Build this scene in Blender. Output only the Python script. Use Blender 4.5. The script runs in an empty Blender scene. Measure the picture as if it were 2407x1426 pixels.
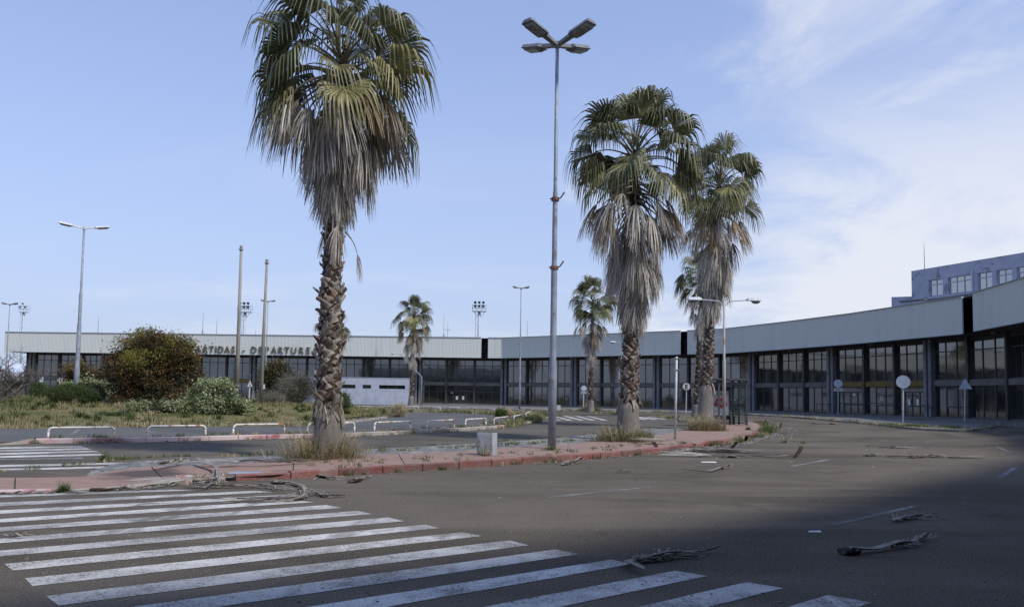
import bpy, math, random
import numpy as np
from mathutils import Vector, Matrix

# ------------------------------------------------------------------ scene, camera, sky, sun
SC = bpy.context.scene
COL = SC.collection
rad = math.radians
FOC, CXP, CYP = 1900.0, 1203.5, 802.0          # focal length and principal point in photo pixels
PITCH, ROLL, EYE = math.atan(128/1900.0), rad(0.85), 1.6
_F = Vector((0, math.cos(PITCH), math.sin(PITCH)))
_U0 = Vector((0, -math.sin(PITCH), math.cos(PITCH)))
_R0 = Vector((1, 0, 0))
_R = _R0*math.cos(ROLL) + _U0*math.sin(ROLL)
_U = _U0*math.cos(ROLL) - _R0*math.sin(ROLL)
EYEP = Vector((0, 0, EYE))
cam_data = bpy.data.cameras.new('camera')
cam = bpy.data.objects.new('camera', cam_data); COL.objects.link(cam)
cam_data.sensor_fit = 'HORIZONTAL'; cam_data.sensor_width = 36.0
cam_data.lens = 36.0*FOC/2407.0
cam_data.shift_y = (CYP-713.0)/2407.0
cam_data.clip_start = 0.05; cam_data.clip_end = 6000
cam.matrix_world = Matrix(((_R.x, _U.x, -_F.x, 0), (_R.y, _U.y, -_F.y, 0), (_R.z, _U.z, -_F.z, EYE), (0, 0, 0, 1)))
SC.camera = cam

SUN_AZ, SUN_EL = rad(128), rad(50)             # clockwise from +Y
sdir = Vector((math.sin(SUN_AZ)*math.cos(SUN_EL), math.cos(SUN_AZ)*math.cos(SUN_EL), math.sin(SUN_EL)))
sl = bpy.data.lights.new('sun', 'SUN'); sl.energy = 3.3; sl.angle = rad(6.0); sl.color = (1.0, 0.965, 0.90)
so = bpy.data.objects.new('sun', sl); COL.objects.link(so)
so.rotation_euler = sdir.to_track_quat('Z', 'Y').to_euler()
so.location = (30, -30, 60)

world = bpy.data.worlds.new('World'); SC.world = world; world.use_nodes = True
wt = world.node_tree; wt.nodes.clear()
def wn(t, **k):
    n = wt.nodes.new(t)
    for a, b in k.items(): setattr(n, a, b)
    return n
wout = wn('ShaderNodeOutputWorld'); wbg = wn('ShaderNodeBackground'); wbg.inputs['Strength'].default_value = 0.15
sky = wn('ShaderNodeTexSky', sky_type='NISHITA'); sky.sun_disc = False
sky.sun_elevation = SUN_EL; sky.sun_rotation = SUN_AZ; sky.air_density = 1.0; sky.dust_density = 0.6; sky.ozone_density = 2.0
tc = wn('ShaderNodeTexCoord'); sx = wn('ShaderNodeSeparateXYZ'); wt.links.new(tc.outputs['Generated'], sx.inputs[0])
def wmath(op, a, b=None, c=None, clamp=False):
    n = wn('ShaderNodeMath', operation=op); n.use_clamp = clamp
    for i, v in enumerate((a, b, c)):
        if v is None: continue
        if isinstance(v, (int, float)): n.inputs[i].default_value = v
        else: wt.links.new(v, n.inputs[i])
    return n.outputs[0]
def wmix(f, a, b):
    n = wn('ShaderNodeMix', data_type='RGBA')
    if isinstance(f, (int, float)): n.inputs['Factor'].default_value = f
    else: wt.links.new(f, n.inputs['Factor'])
    for s, v in ((n.inputs[6], a), (n.inputs[7], b)):
        if isinstance(v, tuple): s.default_value = v
        else: wt.links.new(v, s)
    return n.outputs[2]
zpos = wmath('MAXIMUM', sx.outputs['Z'], 0.0)
# a thin even veil of high haze, thicker towards the horizon all the way round
veil = wmath('MULTIPLY_ADD', wmath('POWER', wmath('SUBTRACT', 1.0, zpos, clamp=True), 2.1), 0.80, 0.19, clamp=True)
tint = wn('ShaderNodeMix', data_type='RGBA', blend_type='MULTIPLY'); tint.inputs['Factor'].default_value = 1.0
wt.links.new(sky.outputs['Color'], tint.inputs[6]); tint.inputs[7].default_value = (0.98, 1.13, 1.50, 1)
base = wmix(veil, tint.outputs[2], (3.45, 3.95, 5.2, 1))
# wispy clouds on a plane overhead
den = wmath('ADD', zpos, 0.22)
cxv = wn('ShaderNodeCombineXYZ')
wt.links.new(wmath('DIVIDE', sx.outputs['X'], den), cxv.inputs[0])
wt.links.new(wmath('DIVIDE', sx.outputs['Y'], den), cxv.inputs[1])
def wnoise(scale, detail, rough, dist=0.0, off=(0, 0, 0), sc=(1, 1, 1), rot=0.0):
    mp = wn('ShaderNodeMapping'); mp.inputs['Location'].default_value = off; mp.inputs['Scale'].default_value = sc
    mp.inputs['Rotation'].default_value = (0, 0, rot)
    wt.links.new(cxv.outputs[0], mp.inputs['Vector'])
    n = wn('ShaderNodeTexNoise'); n.inputs['Scale'].default_value = scale; n.inputs['Detail'].default_value = detail
    n.inputs['Roughness'].default_value = rough; n.inputs['Distortion'].default_value = dist
    wt.links.new(mp.outputs[0], n.inputs['Vector']); return n.outputs['Fac']
def wramp(v, a, b):
    n = wn('ShaderNodeMapRange'); n.interpolation_type = 'SMOOTHSTEP'
    n.inputs['From Min'].default_value = a; n.inputs['From Max'].default_value = b
    wt.links.new(v, n.inputs['Value']); return n.outputs[0]
lumps = wmath('ADD', wmath('MULTIPLY', wmath('SUBTRACT', wnoise(0.8, 3, .5, .3), .5), 0.9), wmath('MULTIPLY', wmath('SUBTRACT', wnoise(2.6, 7, .62, .6, (5, 2, 0)), .5), 0.55))
bank = wramp(wmath('ADD', wmath('MULTIPLY_ADD', zpos, -0.34, wmath('MULTIPLY', sx.outputs['X'], 0.92)), lumps), 0.03, 0.27)
wisp = wramp(wnoise(1.5, 8, .60, .7, (3.1, 1.7, 0), (1.0, .55, 1), 0.6), 0.43, 0.64)
lowfill = wramp(zpos, 0.44, 0.17)
cl1 = wmath('MULTIPLY', bank, wmath('MAXIMUM', wmath('MULTIPLY_ADD', wisp, 0.80, 0.06), wmath('MULTIPLY', lowfill, 0.92)))
low = wramp(zpos, 0.34, 0.06)
wisp2 = wramp(wnoise(1.0, 7, .58, .5, (7.3, 4.2, 0), (.45, 1.3, 1), 0.15), 0.48, 0.75)
cl2 = wmath('MULTIPLY', wmath('MULTIPLY', wisp2, low), 0.55)
cloud = wmath('MAXIMUM', wmath('MULTIPLY', cl1, 1.0), cl2)
full = wmix(cloud, base, (5.4, 5.6, 6.2, 1))
wt.links.new(full, wbg.inputs['Color']); wt.links.new(wbg.outputs[0], wout.inputs['Surface'])

SC.view_settings.view_transform = 'Standard'; SC.view_settings.look = 'None'
SC.view_settings.exposure = 0.0; SC.view_settings.gamma = 1.0; SC.view_settings.use_curve_mapping = False

# ------------------------------------------------------------------ helpers
def _ray(u, v): return _F + _R*((u-CXP)/FOC) - _U*((v-CYP)/FOC)
def G(u, v, z=0.0):                     # the point at height z that the photo shows at pixel u, v
    d = _ray(u, v); t = (z-EYE)/d.z
    return EYEP + d*t
def AT(u, v, Y):                        # the point at distance Y
    d = _ray(u, v); return EYEP + d*(Y/d.y)
def Z(u, v, Y): return AT(u, v, Y).z

class MB:
    def __init__(s): s.v = []; s.f = []; s.m = []
    def add(s, vs, fs, mi=0):
        n = len(s.v); s.v += [tuple(p) for p in vs]
        for f in fs: s.f.append(tuple(i+n for i in f)); s.m.append(mi)
    def quad(s, a, b, c, d, mi=0): s.add((a, b, c, d), ((0, 1, 2, 3),), mi)
    def box(s, c, size, rz=0.0, mi=0, M=None):
        hx, hy, hz = size[0]/2, size[1]/2, size[2]/2
        P = [Vector((x, y, z)) for z in (-hz, hz) for x, y in ((-hx, -hy), (hx, -hy), (hx, hy), (-hx, hy))]
        if M is None: M = Matrix.Rotation(rz, 3, 'Z')
        c = Vector(c)
        s.add([M@p+c for p in P], ((3, 2, 1, 0), (4, 5, 6, 7), (0, 1, 5, 4), (1, 2, 6, 5), (2, 3, 7, 6), (3, 0, 4, 7)), mi)
    def wall(s, a, b, z0, z1, t, off=0.0, mi=0):     # upright slab along plan line a-b, thickness t, pushed out by off on the right-hand side
        a = Vector((a[0], a[1], 0)); b = Vector((b[0], b[1], 0)); d = (b-a); L = d.length
        if L < 1e-6: return
        d /= L; n = Vector((d.y, -d.x, 0))
        M = Matrix(((d.x, -n.x, 0), (d.y, -n.y, 0), (0, 0, 1)))
        s.box((a+b)/2 + n*off + Vector((0, 0, (z0+z1)/2)), (L, t, z1-z0), M=M, mi=mi)
    def tube(s, pts, rs, n=8, caps=True, mi=0):
        pts = [Vector(p) for p in pts]
        if not hasattr(rs, '__len__'): rs = [rs]*len(pts)
        base = len(s.v); up = None
        for i, p in enumerate(pts):
            t = (pts[min(i+1, len(pts)-1)] - pts[max(i-1, 0)]).normalized()
            if up is None:
                up = Vector((0, 0, 1)) if abs(t.z) < .9 else Vector((1, 0, 0))
            x = up.cross(t)
            if x.length < 1e-5: x = Vector((0, 1, 0)).cross(t)
            x.normalize(); y = t.cross(x); up = y.copy()
            for k in range(n):
                a = 2*math.pi*k/n
                s.v.append(tuple(p + x*(rs[i]*math.cos(a)) + y*(rs[i]*math.sin(a))))
        for i in range(len(pts)-1):
            for k in range(n):
                k2 = (k+1) % n
                s.f.append((base+i*n+k, base+i*n+k2, base+(i+1)*n+k2, base+(i+1)*n+k)); s.m.append(mi)
        if caps:
            s.f.append(tuple(base+k for k in range(n-1, -1, -1))); s.m.append(mi)
            e = base+(len(pts)-1)*n
            s.f.append(tuple(e+k for k in range(n))); s.m.append(mi)
    def disc(s, c, nrm, r, t=0.01, n=20, mi=0):
        nrm = Vector(nrm).normalized(); c = Vector(c)
        s.tube([c - nrm*t/2, c + nrm*t/2], r, n=n, mi=mi)
    def mesh(s, name, mats, smooth=False, origin=None):
        me = bpy.data.meshes.new(name)
        vs = s.v if origin is None else [(p[0]-origin[0], p[1]-origin[1], p[2]-origin[2]) for p in s.v]
        me.from_pydata(vs, [], s.f)
        for m in (mats if isinstance(mats, (list, tuple)) else [mats]): me.materials.append(m)
        if any(s.m): me.polygons.foreach_set('material_index', s.m)
        if smooth: me.polygons.foreach_set('use_smooth', [True]*len(s.f))
        me.update(); return me
    def build(s, name, mats, parent=None, smooth=False, **props):
        o_ = worldloc(parent) if parent is not None else None
        me = s.mesh(name, mats, smooth, o_)
        ob = bpy.data.objects.new(name, me); COL.objects.link(ob)
        if parent is not None: ob.parent = parent
        for k, v in props.items(): ob[k] = v
        return ob
def worldloc(o):
    p = Vector((0, 0, 0))
    while o is not None: p += Vector(o.location); o = o.parent
    return p
def thing(name, loc, label=None, cat=None, group=None, kind=None):
    o = bpy.data.objects.new(name, None); COL.objects.link(o); o.location = loc; o.empty_display_size = .2
    if label: o['label'] = label
    if cat: o['category'] = cat
    if group: o['group'] = group
    if kind: o['kind'] = kind
    return o
def put(name, me, parent, M=None):      # an object of its own on shared mesh data; M is relative to the parent
    o = bpy.data.objects.new(name, me); COL.objects.link(o)
    if parent is not None: o.parent = parent
    if M is not None: o.matrix_basis = M
    return o

# ------------------------------------------------------------------ materials
class NT:
    def __init__(s, name):
        s.mat = bpy.data.materials.new(name); s.mat.use_nodes = True; s.t = s.mat.node_tree
        s.b = next(n for n in s.t.nodes if n.type == 'BSDF_PRINCIPLED')
    def n(s, typ, **k):
        x = s.t.nodes.new(typ)
        for a, b in k.items(): setattr(x, a, b)
        return x
    def L(s, a, b): s.t.links.new(a, b)
    def val(s, sock, v):
        if isinstance(v, (int, float)): sock.default_value = v
        elif isinstance(v, tuple): sock.default_value = v if len(v) == 4 else v + (1,)
        else: s.L(v, sock)
    def math(s, op, a, b=None, c=None, clamp=False):
        x = s.n('ShaderNodeMath', operation=op); x.use_clamp = clamp
        for i, v in enumerate((a, b, c)):
            if v is not None: s.val(x.inputs[i], v)
        return x.outputs[0]
    def mix(s, f, a, b, mode='MIX'):
        x = s.n('ShaderNodeMix', data_type='RGBA', blend_type=mode)
        s.val(x.inputs['Factor'], f); s.val(x.inputs[6], a); s.val(x.inputs[7], b); return x.outputs[2]
    def coord(s, kind='pos'):
        if kind == 'pos': return s.n('ShaderNodeNewGeometry').outputs['Position']
        return s.n('ShaderNodeTexCoord').outputs[kind]
    def noise(s, vec, scale, detail=4, rough=.55, dist=0., sc=None, off=None):
        if sc or off:
            mp = s.n('ShaderNodeMapping')
            if sc: mp.inputs['Scale'].default_value = sc
            if off: mp.inputs['Location'].default_value = off
            s.L(vec, mp.inputs['Vector']); vec = mp.outputs[0]
        x = s.n('ShaderNodeTexNoise'); x.inputs['Scale'].default_value = scale; x.inputs['Detail'].default_value = detail
        x.inputs['Roughness'].default_value = rough; x.inputs['Distortion'].default_value = dist
        s.L(vec, x.inputs['Vector']); return x.outputs['Fac']
    def step(s, v, a, b):
        x = s.n('ShaderNodeMapRange', interpolation_type='SMOOTHSTEP')
        x.inputs['From Min'].default_value = a; x.inputs['From Max'].default_value = b
        s.val(x.inputs['Value'], v); return x.outputs[0]
    def out(s, color, rough=.7, bump=None, bs=.3, bd=.02, spec=None, metal=None):
        s.val(s.b.inputs['Base Color'], color); s.val(s.b.inputs['Roughness'], rough)
        if spec is not None: s.b.inputs['Specular IOR Level'].default_value = spec
        if metal is not None: s.b.inputs['Metallic'].default_value = metal
        if bump is not None:
            x = s.n('ShaderNodeBump'); x.inputs['Strength'].default_value = bs; x.inputs['Distance'].default_value = bd
            s.L(bump, x.inputs['Height']); s.L(x.outputs[0], s.b.inputs['Normal'])
        return s.mat
def plain(name, c1, c2=None, scale=3., rough=.6, detail=5, kind='pos', sc=None, lo=.35, hi=.65, bs=.2, bd=.01, spec=None, metal=None, objvar=0.0, c3=None, scale3=None):
    t = NT(name); v = t.coord(kind)
    if c2 is None: c2 = tuple(x*.8 for x in c1)
    n = t.noise(v, scale, detail, sc=sc); col = t.mix(t.step(n, lo, hi), c1, c2)
    if c3 is not None: col = t.mix(t.step(t.noise(v, scale3 or scale*3, 6, .65, off=(5, 2, 1)), .56, .64), col, c3)
    if objvar:
        r = t.n('ShaderNodeObjectInfo').outputs['Random']
        hsv = t.n('ShaderNodeHueSaturation'); t.L(t.math('MULTIPLY_ADD', r, 2*objvar, 1-objvar), hsv.inputs['Value'])
        t.L(col, hsv.inputs['Color']); col = hsv.outputs[0]
    return t.out(col, rough, n, bs, bd, spec, metal)

def asphalt(name, c1, c2, dust, dusty=.5, sc=(1, 1, 1)):
    t = NT(name); v = t.coord()
    big = t.noise(v, .12, 5, .6, .6, sc=sc); mid = t.noise(v, .9, 6, .62, .4, sc=sc)
    fine = t.noise(v, 55, 2, .6); speck = t.noise(v, 140, 1, .5)
    col = t.mix(t.step(mid, .3, .7), c1, c2)
    col = t.mix(t.math('MULTIPLY', t.step(big, .38, .66), dusty), col, dust)
    # dust lies in arcs along the way the traffic turns round the island
    sub = t.n('ShaderNodeVectorMath', operation='SUBTRACT'); t.L(v, sub.inputs[0]); sub.inputs[1].default_value = (2, 64, 0)
    se = t.n('ShaderNodeSeparateXYZ'); t.L(sub.outputs[0], se.inputs[0])
    rr_ = t.math('SQRT', t.math('ADD', t.math('MULTIPLY', se.outputs[0], se.outputs[0]), t.math('MULTIPLY', se.outputs[1], se.outputs[1])))
    th = t.math('ARCTAN2', se.outputs[0], t.math('MULTIPLY', se.outputs[1], -1.0))
    co = t.n('ShaderNodeCombineXYZ'); t.L(t.math('MULTIPLY', rr_, 1.0), co.inputs[0]); t.L(t.math('MULTIPLY', th, 9.0), co.inputs[1])
    streak = t.noise(co.outputs[0], .75, 6, .62, .5)
    lane = t.noise(co.outputs[0], .33, 3, .5, .3, off=(3, 7, 0))
    col = t.mix(t.math('MULTIPLY', t.step(lane, .48, .64), .55), col, tuple(x*.62 for x in c1))
    col = t.mix(t.math('MULTIPLY', t.step(streak, .48, .70), dusty*.9), col, dust)
    col = t.mix(t.math('MULTIPLY', t.step(fine, .48, .66), .55), col, tuple(min(1, x*1.7) for x in dust))
    col = t.mix(t.math('MULTIPLY', t.step(t.noise(v, 80, 2, .6, off=(2, 2, 2)), .47, .34), .7), col, tuple(x*.32 for x in c1))
    col = t.mix(t.math('MULTIPLY', t.step(t.noise(v, .45, 6, .7, .2, off=(9, 3, 0)), .60, .74), .45), col, tuple(x*.45 for x in c1))
    vo = t.n('ShaderNodeTexVoronoi', feature='DISTANCE_TO_EDGE'); vo.inputs['Scale'].default_value = .22
    wob = t.n('ShaderNodeVectorMath', operation='ADD'); t.L(v, wob.inputs[0])
    nz = t.n('ShaderNodeTexNoise'); nz.inputs['Scale'].default_value = .9; nz.inputs['Detail'].default_value = 4; t.L(v, nz.inputs['Vector'])
    scl = t.n('ShaderNodeVectorMath', operation='SCALE'); scl.inputs['Scale'].default_value = 2.2; t.L(nz.outputs['Color'], scl.inputs[0]); t.L(scl.outputs[0], wob.inputs[1])
    t.L(wob.outputs[0], vo.inputs['Vector'])
    cr = t.math('MULTIPLY', t.step(vo.outputs['Distance'], .006, .0), t.step(t.noise(v, .08, 2), .50, .60))
    col = t.mix(t.math('MULTIPLY', cr, .6), col, tuple(x*.3 for x in c1))
    h = t.math('ADD', t.math('MULTIPLY', fine, .6), t.math('MULTIPLY', speck, .5))
    return t.out(col, .95, h, .6, .006, .06)

M = {}
M['asphalt'] = asphalt('asphalt_road', (.074, .063, .051), (.108, .093, .076), (.178, .150, .118), .62)
M['asphalt_far'] = asphalt('asphalt_back_road', (.076, .070, .060), (.103, .095, .080), (.165, .145, .115), .4)
M['asphalt_lot'] = asphalt('asphalt_parking', (.088, .094, .100), (.115, .120, .125), (.15, .14, .12), .3)
M['walk'] = plain('terminal_pavement', (.13, .125, .12), (.20, .185, .17), .8, .9, c3=(.09, .10, .05))

def worn_paint(name, c, under, lo=.40, hi=.62):
    t = NT(name); v = t.coord()
    f = t.noise(v, 38, 3, .7); b = t.noise(v, .7, 5, .6); m = t.noise(v, 6, 4, .6)
    w = t.math('ADD', t.math('ADD', t.math('MULTIPLY', f, .55), t.math('MULTIPLY', b, .5)), t.math('MULTIPLY', m, .25))
    k = t.step(w, lo+.16, hi+.16)
    ob_ = t.n('ShaderNodeObjectInfo').outputs['Random']
    col = t.mix(k, c, under)
    col = t.mix(t.math('MULTIPLY', t.step(b, .42, .68), .50), col, tuple(x*.50 for x in c))
    col = t.mix(t.math('MULTIPLY', t.step(t.noise(v, 1.0, 5, .6, .3, sc=(2.4, .35, 1)), .54, .68), .55), col, under)
    hs = t.n('ShaderNodeHueSaturation'); t.L(t.math('MULTIPLY_ADD', ob_, .36, .80), hs.inputs['Value']); t.L(col, hs.inputs['Color']); col = hs.outputs[0]
    return t.out(col, .85, f, .4, .004, .15)
M['zebra'] = worn_paint('worn_white_road_paint', (.56, .545, .51), (.10, .09, .075), .42, .64)
M['zebra_faint'] = worn_paint('faint_white_road_paint', (.42, .42, .41), (.10, .095, .09), .34, .54)
M['red_kerb'] = worn_paint('worn_red_kerb_paint', (.215, .055, .047), (.25, .18, .155), .34, .62)
M['pink_kerb'] = worn_paint('faded_pink_kerb_paint', (.60, .47, .45), (.38, .06, .06), .50, .58)
M['pale_kerb'] = plain('pale_concrete_kerb', (.42, .37, .33), (.30, .27, .22), 2., .9, c3=(.30, .10, .08), scale3=3)
M['old_kerb'] = plain('old_yellow_grey_kerb', (.30, .27, .20), (.22, .19, .14), 2., .9)

def red_slab():
    t = NT('red_pavement'); v = t.coord()
    b = t.noise(v, .35, 5, .6, .4); m = t.noise(v, 3.2, 6, .65); f = t.noise(v, 60, 2)
    col = t.mix(t.step(m, .3, .7), (.315, .205, .162), (.25, .165, .13))
    col = t.mix(t.math('MULTIPLY', t.step(b, .45, .68), .5), col, (.26, .19, .15))
    col = t.mix(t.math('MULTIPLY', t.step(f, .52, .7), .35), col, (.40, .27, .22))
    g = G(345, 1118)                      # the dark oily stain at the dropped kerb keeps its own ragged outline
    d = t.n('ShaderNodeVectorMath', operation='DISTANCE'); t.L(v, d.inputs[0]); d.inputs[1].default_value = (g.x, g.y, .1)
    dd = t.math('ADD', d.outputs['Value'], t.math('MULTIPLY', t.math('SUBTRACT', t.noise(v, 1.1, 4), .5), 1.8))
    col = t.mix(t.math('MULTIPLY', t.step(dd, 1.25, .45), .85), col, (.055, .048, .042))
    col = t.mix(t.math('MULTIPLY', t.step(t.noise(v, .8, 5, .6, off=(4, 4, 0)), .60, .72), .5), col, (.12, .085, .07))
    return t.out(col, .9, f, .35, .004, .25)
M['red_slab'] = red_slab()
M['joint'] = plain('dirt_joint', (.045, .038, .03), (.06, .06, .03), 5, .95)
def cobble():
    t = NT('grey_stone_setts'); v = t.coord()
    vo = t.n('ShaderNodeTexVoronoi', feature='DISTANCE_TO_EDGE'); vo.inputs['Scale'].default_value = 5.5; t.L(v, vo.inputs['Vector'])
    vc = t.n('ShaderNodeTexVoronoi'); vc.inputs['Scale'].default_value = 5.5; t.L(v, vc.inputs['Vector'])
    sp = t.n('ShaderNodeSeparateColor'); t.L(vc.outputs['Color'], sp.inputs[0])
    col = t.mix(sp.outputs[0], (.135, .135, .13), (.23, .225, .21))
    col = t.mix(t.step(t.noise(v, 2.2, 6, .7), .50, .60), col, (.32, .31, .285))
    col = t.mix(t.step(vo.outputs['Distance'], .05, .02), col, (.075, .075, .055))
    return t.out(col, .9, t.step(vo.outputs['Distance'], .0, .08), .6, .02, .25)
M['cobble'] = cobble()
def soil():
    t = NT('dry_grass_ground'); v = t.coord()
    col = t.mix(t.step(t.noise(v, .6, 6, .65), .35, .65), (.14, .13, .055), (.20, .16, .08))
    col = t.mix(t.step(t.noise(v, .25, 4, .6, off=(3, 8, 1)), .5, .62), col, (.055, .085, .025))
    col = t.mix(t.step(t.noise(v, 2.5, 5, .7, off=(1, 5, 1)), .55, .7), col, (.085, .065, .04))
    return t.out(col, .95, t.noise(v, 9, 4), .8, .05, .1)
M['soil'] = soil()

def metal_sheet(name, c):
    t = NT(name); v = t.coord()
    st = t.noise(v, .9, 5, .6, sc=(1, 1, .10)); b = t.noise(v, .25, 4)
    col = t.mix(t.math('MULTIPLY', t.step(st, .45, .75), .30), c, tuple(x*.72 for x in c))
    col = t.mix(t.math('MULTIPLY', t.step(b, .45, .7), .22), col, (c[0]*1.12, c[1]*1.08, c[2]*.98))
    ru = t.math('MULTIPLY', t.step(t.noise(v, 1.6, 5, .65, sc=(1, 1, .06), off=(3, 1, 0)), .60, .72), t.step(t.noise(v, .12, 3, .6), .48, .60))
    col = t.mix(t.math('MULTIPLY', ru, .45), col, (.24, .19, .15))
    return t.out(col, .6, st, .05, .01, .25)
M['fascia'] = metal_sheet('pale_ribbed_metal', (.575, .595, .565))
M['trim'] = plain('grey_metal_trim', (.34, .38, .40), (.28, .31, .33), 2, .5)
M['concrete'] = plain('grey_concrete', (.165, .16, .155), (.12, .115, .11), 1.4, .9, c3=(.22, .21, .205))
M['column'] = plain('blue_grey_painted_column', (.215, .215, .235), (.15, .15, .165), 1.2, .8, c3=(.27, .27, .29))
M['mullion'] = plain('brown_grey_metal_mullion', (.070, .066, .063), (.050, .047, .045), 2, .55)
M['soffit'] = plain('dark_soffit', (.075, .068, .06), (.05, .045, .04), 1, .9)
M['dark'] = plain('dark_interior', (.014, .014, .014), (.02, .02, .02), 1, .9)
M['steel_dark'] = plain('dark_steel_truss', (.03, .04, .06), (.05, .05, .06), 2, .6)
M['mustard'] = plain('faded_mustard_band', (.20, .125, .025), (.14, .09, .02), 1.2, .7)
M['letter'] = plain('olive_bronze_letters', (.135, .118, .065), (.10, .09, .05), 4, .5)
M['paper'] = plain('white_paper', (.72, .72, .70), (.66, .66, .64), 2, .8)
def glass():
    t = NT('dusty_tinted_glass'); v = t.coord()
    d = t.noise(v, .6, 5, .6); r = t.n('ShaderNodeObjectInfo').outputs['Random']
    col = t.mix(t.step(d, .4, .7), (.012, .013, .014), (.030, .030, .030))
    col = t.mix(t.math('MULTIPLY', r, .6), col, (.026, .028, .030))
    b = t.noise(v, .55, 2)
    t.b.inputs['IOR'].default_value = 2.25
    return t.out(col, t.math('MULTIPLY_ADD', d, .06, .02), b, .10, .05, .5)
M['glass'] = glass()
def clear_glass():
    t = NT('clear_shelter_glass')
    t.b.inputs['Base Color'].default_value = (.72, .80, .82, 1); t.b.inputs['Roughness'].default_value = .03
    t.b.inputs['Transmission Weight'].default_value = 1.0; t.b.inputs['IOR'].default_value = 1.28
    t.b.inputs['Specular IOR Level'].default_value = .9
    return t.mat
M['clear'] = clear_glass()
M['annex'] = plain('pale_blue_white_panel', (.43, .46, .535), (.37, .40, .47), 1.5, .6)
M['tower_wall'] = plain('blue_grey_render', (.42, .45, .55), (.36, .385, .48), 1.0, .9, c3=(.22, .23, .28), scale3=.9, bs=.4)
M['galv'] = plain('grey_painted_pole', (.30, .33, .38), (.22, .245, .29), 2.5, .5, c3=(.19, .175, .165), scale3=4)
M['pole_conc'] = plain('weathered_concrete_pole', (.30, .285, .25), (.20, .19, .165), 2.0, .9, sc=(1, 1, .3))
M['lamp_shell'] = plain('weathered_lamp_shell', (.13, .13, .135), (.20, .20, .20), 3, .5)
M['lamp_white'] = plain('pale_lamp_shell', (.60, .62, .64), (.50, .52, .54), 3, .5)
M['lens'] = plain('dusty_lamp_lens', (.22, .225, .22), (.14, .145, .14), 6, .25)
M['tower_steel'] = plain('light_grey_steel', (.45, .50, .56), (.38, .42, .48), 2, .5)
M['black_metal'] = plain('dark_painted_tube', (.022, .024, .030), (.03, .03, .035), 2, .45)
M['shelter_metal'] = plain('charcoal_shelter_frame', (.050, .053, .062), (.075, .078, .085), 2, .5)
def rusty(name, paint, rust, lo, hi, sc=(1, 1, 1), scale=5):
    t = NT(name); v = t.coord()
    k = t.step(t.noise(v, scale, 6, .65, .3, sc=sc), lo, hi)
    col = t.mix(k, paint, t.mix(t.noise(v, 20, 3), tuple(x*.6 for x in rust), rust))
    return t.out(col, .65, k, .2, .004)
M['rail'] = rusty('white_paint_rusting', (.66, .63, .58), (.42, .17, .05), .50, .60, scale=4)
M['rust_pole'] = rusty('rusting_grey_pole', (.42, .41, .39), (.36, .16, .06), .50, .64, (1, 1, .35), 4)
M['rust'] = plain('rust', (.24, .10, .05), (.14, .06, .035), 5, .8)
M['sign_back'] = plain('pale_grey_sign_face', (.50, .53, .60), (.44, .47, .53), 3, .45)
M['sign_white'] = plain('white_sign_face', (.68, .67, .62), (.60, .59, .54), 5, .5)
M['black_print'] = plain('black_print', (.02, .02, .02), (.03, .03, .03), 3, .6)
M['blue_print'] = plain('blue_print', (.05, .06, .30), (.05, .06, .25), 3, .6)
M['red_print'] = plain('red_print', (.50, .03, .035), (.42, .025, .03), 3, .5)
M['cabinet'] = plain('pale_grey_cabinet_paint', (.40, .42, .45), (.34, .355, .38), 3, .7, c3=(.20, .19, .18), scale3=5)
M['shed_roof'] = plain('pale_shed_roof', (.62, .66, .74), (.54, .58, .66), 1, .6)
M['yellow'] = plain('yellow_plastic', (.65, .50, .04), (.6, .45, .04), 3, .6)

# plant materials: colour varies from leaf to leaf
def leafy(name, cols, rough=.6, var_scale=.5, trans=.25):
    t = NT(name); g = t.n('ShaderNodeNewGeometry'); r = g.outputs['Random Per Island']
    rp = t.n('ShaderNodeValToRGB'); e = rp.color_ramp; e.interpolation = 'LINEAR'
    while len(e.elements) < len(cols): e.elements.new(.5)
    for i, c in enumerate(cols):
        e.elements[i].position = i/max(1, len(cols)-1); e.elements[i].color = c+(1,)
    k = t.math('ADD', t.math('MULTIPLY', r, .6), t.math('MULTIPLY', t.step(t.noise(g.outputs['Position'], var_scale, 4, .6), .3, .7), .4))
    t.L(k, rp.inputs[0])
    t.out(rp.outputs[0], rough, spec=.3)
    if trans:
        tr = t.n('ShaderNodeBsdfTranslucent'); t.L(rp.outputs[0], tr.inputs['Color'])
        mx = t.n('ShaderNodeMixShader'); mx.inputs[0].default_value = trans
        o = next(n for n in t.t.nodes if n.type == 'OUTPUT_MATERIAL')
        t.L(t.b.outputs[0], mx.inputs[1]); t.L(tr.outputs[0], mx.inputs[2]); t.L(mx.outputs[0], o.inputs['Surface'])
    return t.mat
M['brown_leaf'] = leafy('dry_brown_leaves', [(.040, .042, .020), (.085, .065, .028), (.19, .105, .038), (.38, .17, .045)], var_scale=.9)
M['dark_leaf'] = leafy('dark_green_leaves', [(.018, .022, .010), (.03, .034, .014), (.045, .042, .018)], var_scale=.8)
M['olive_leaf'] = leafy('yellow_green_shoots', [(.08, .095, .022), (.18, .165, .035), (.36, .28, .045)], var_scale=.8)
M['yellow_leaf'] = leafy('yellow_flowering_leaves', [(.05, .055, .02), (.12, .10, .03), (.30, .20, .03)], var_scale=1.2)
M['pale_leaf'] = leafy('variegated_pale_leaves', [(.09, .12, .05), (.19, .225, .10), (.32, .35, .18), (.48, .51, .32)], var_scale=.9)
M['green_leaf'] = leafy('green_needles', [(.035, .055, .018), (.065, .095, .028), (.10, .135, .04)], var_scale=.7)
M['grey_twig'] = leafy('grey_dry_twigs', [(.09, .085, .065), (.17, .155, .12), (.26, .24, .19)], trans=0)
M['bark'] = plain('grey_brown_bark', (.10, .085, .07), (.15, .13, .11), 6, .9)
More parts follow.
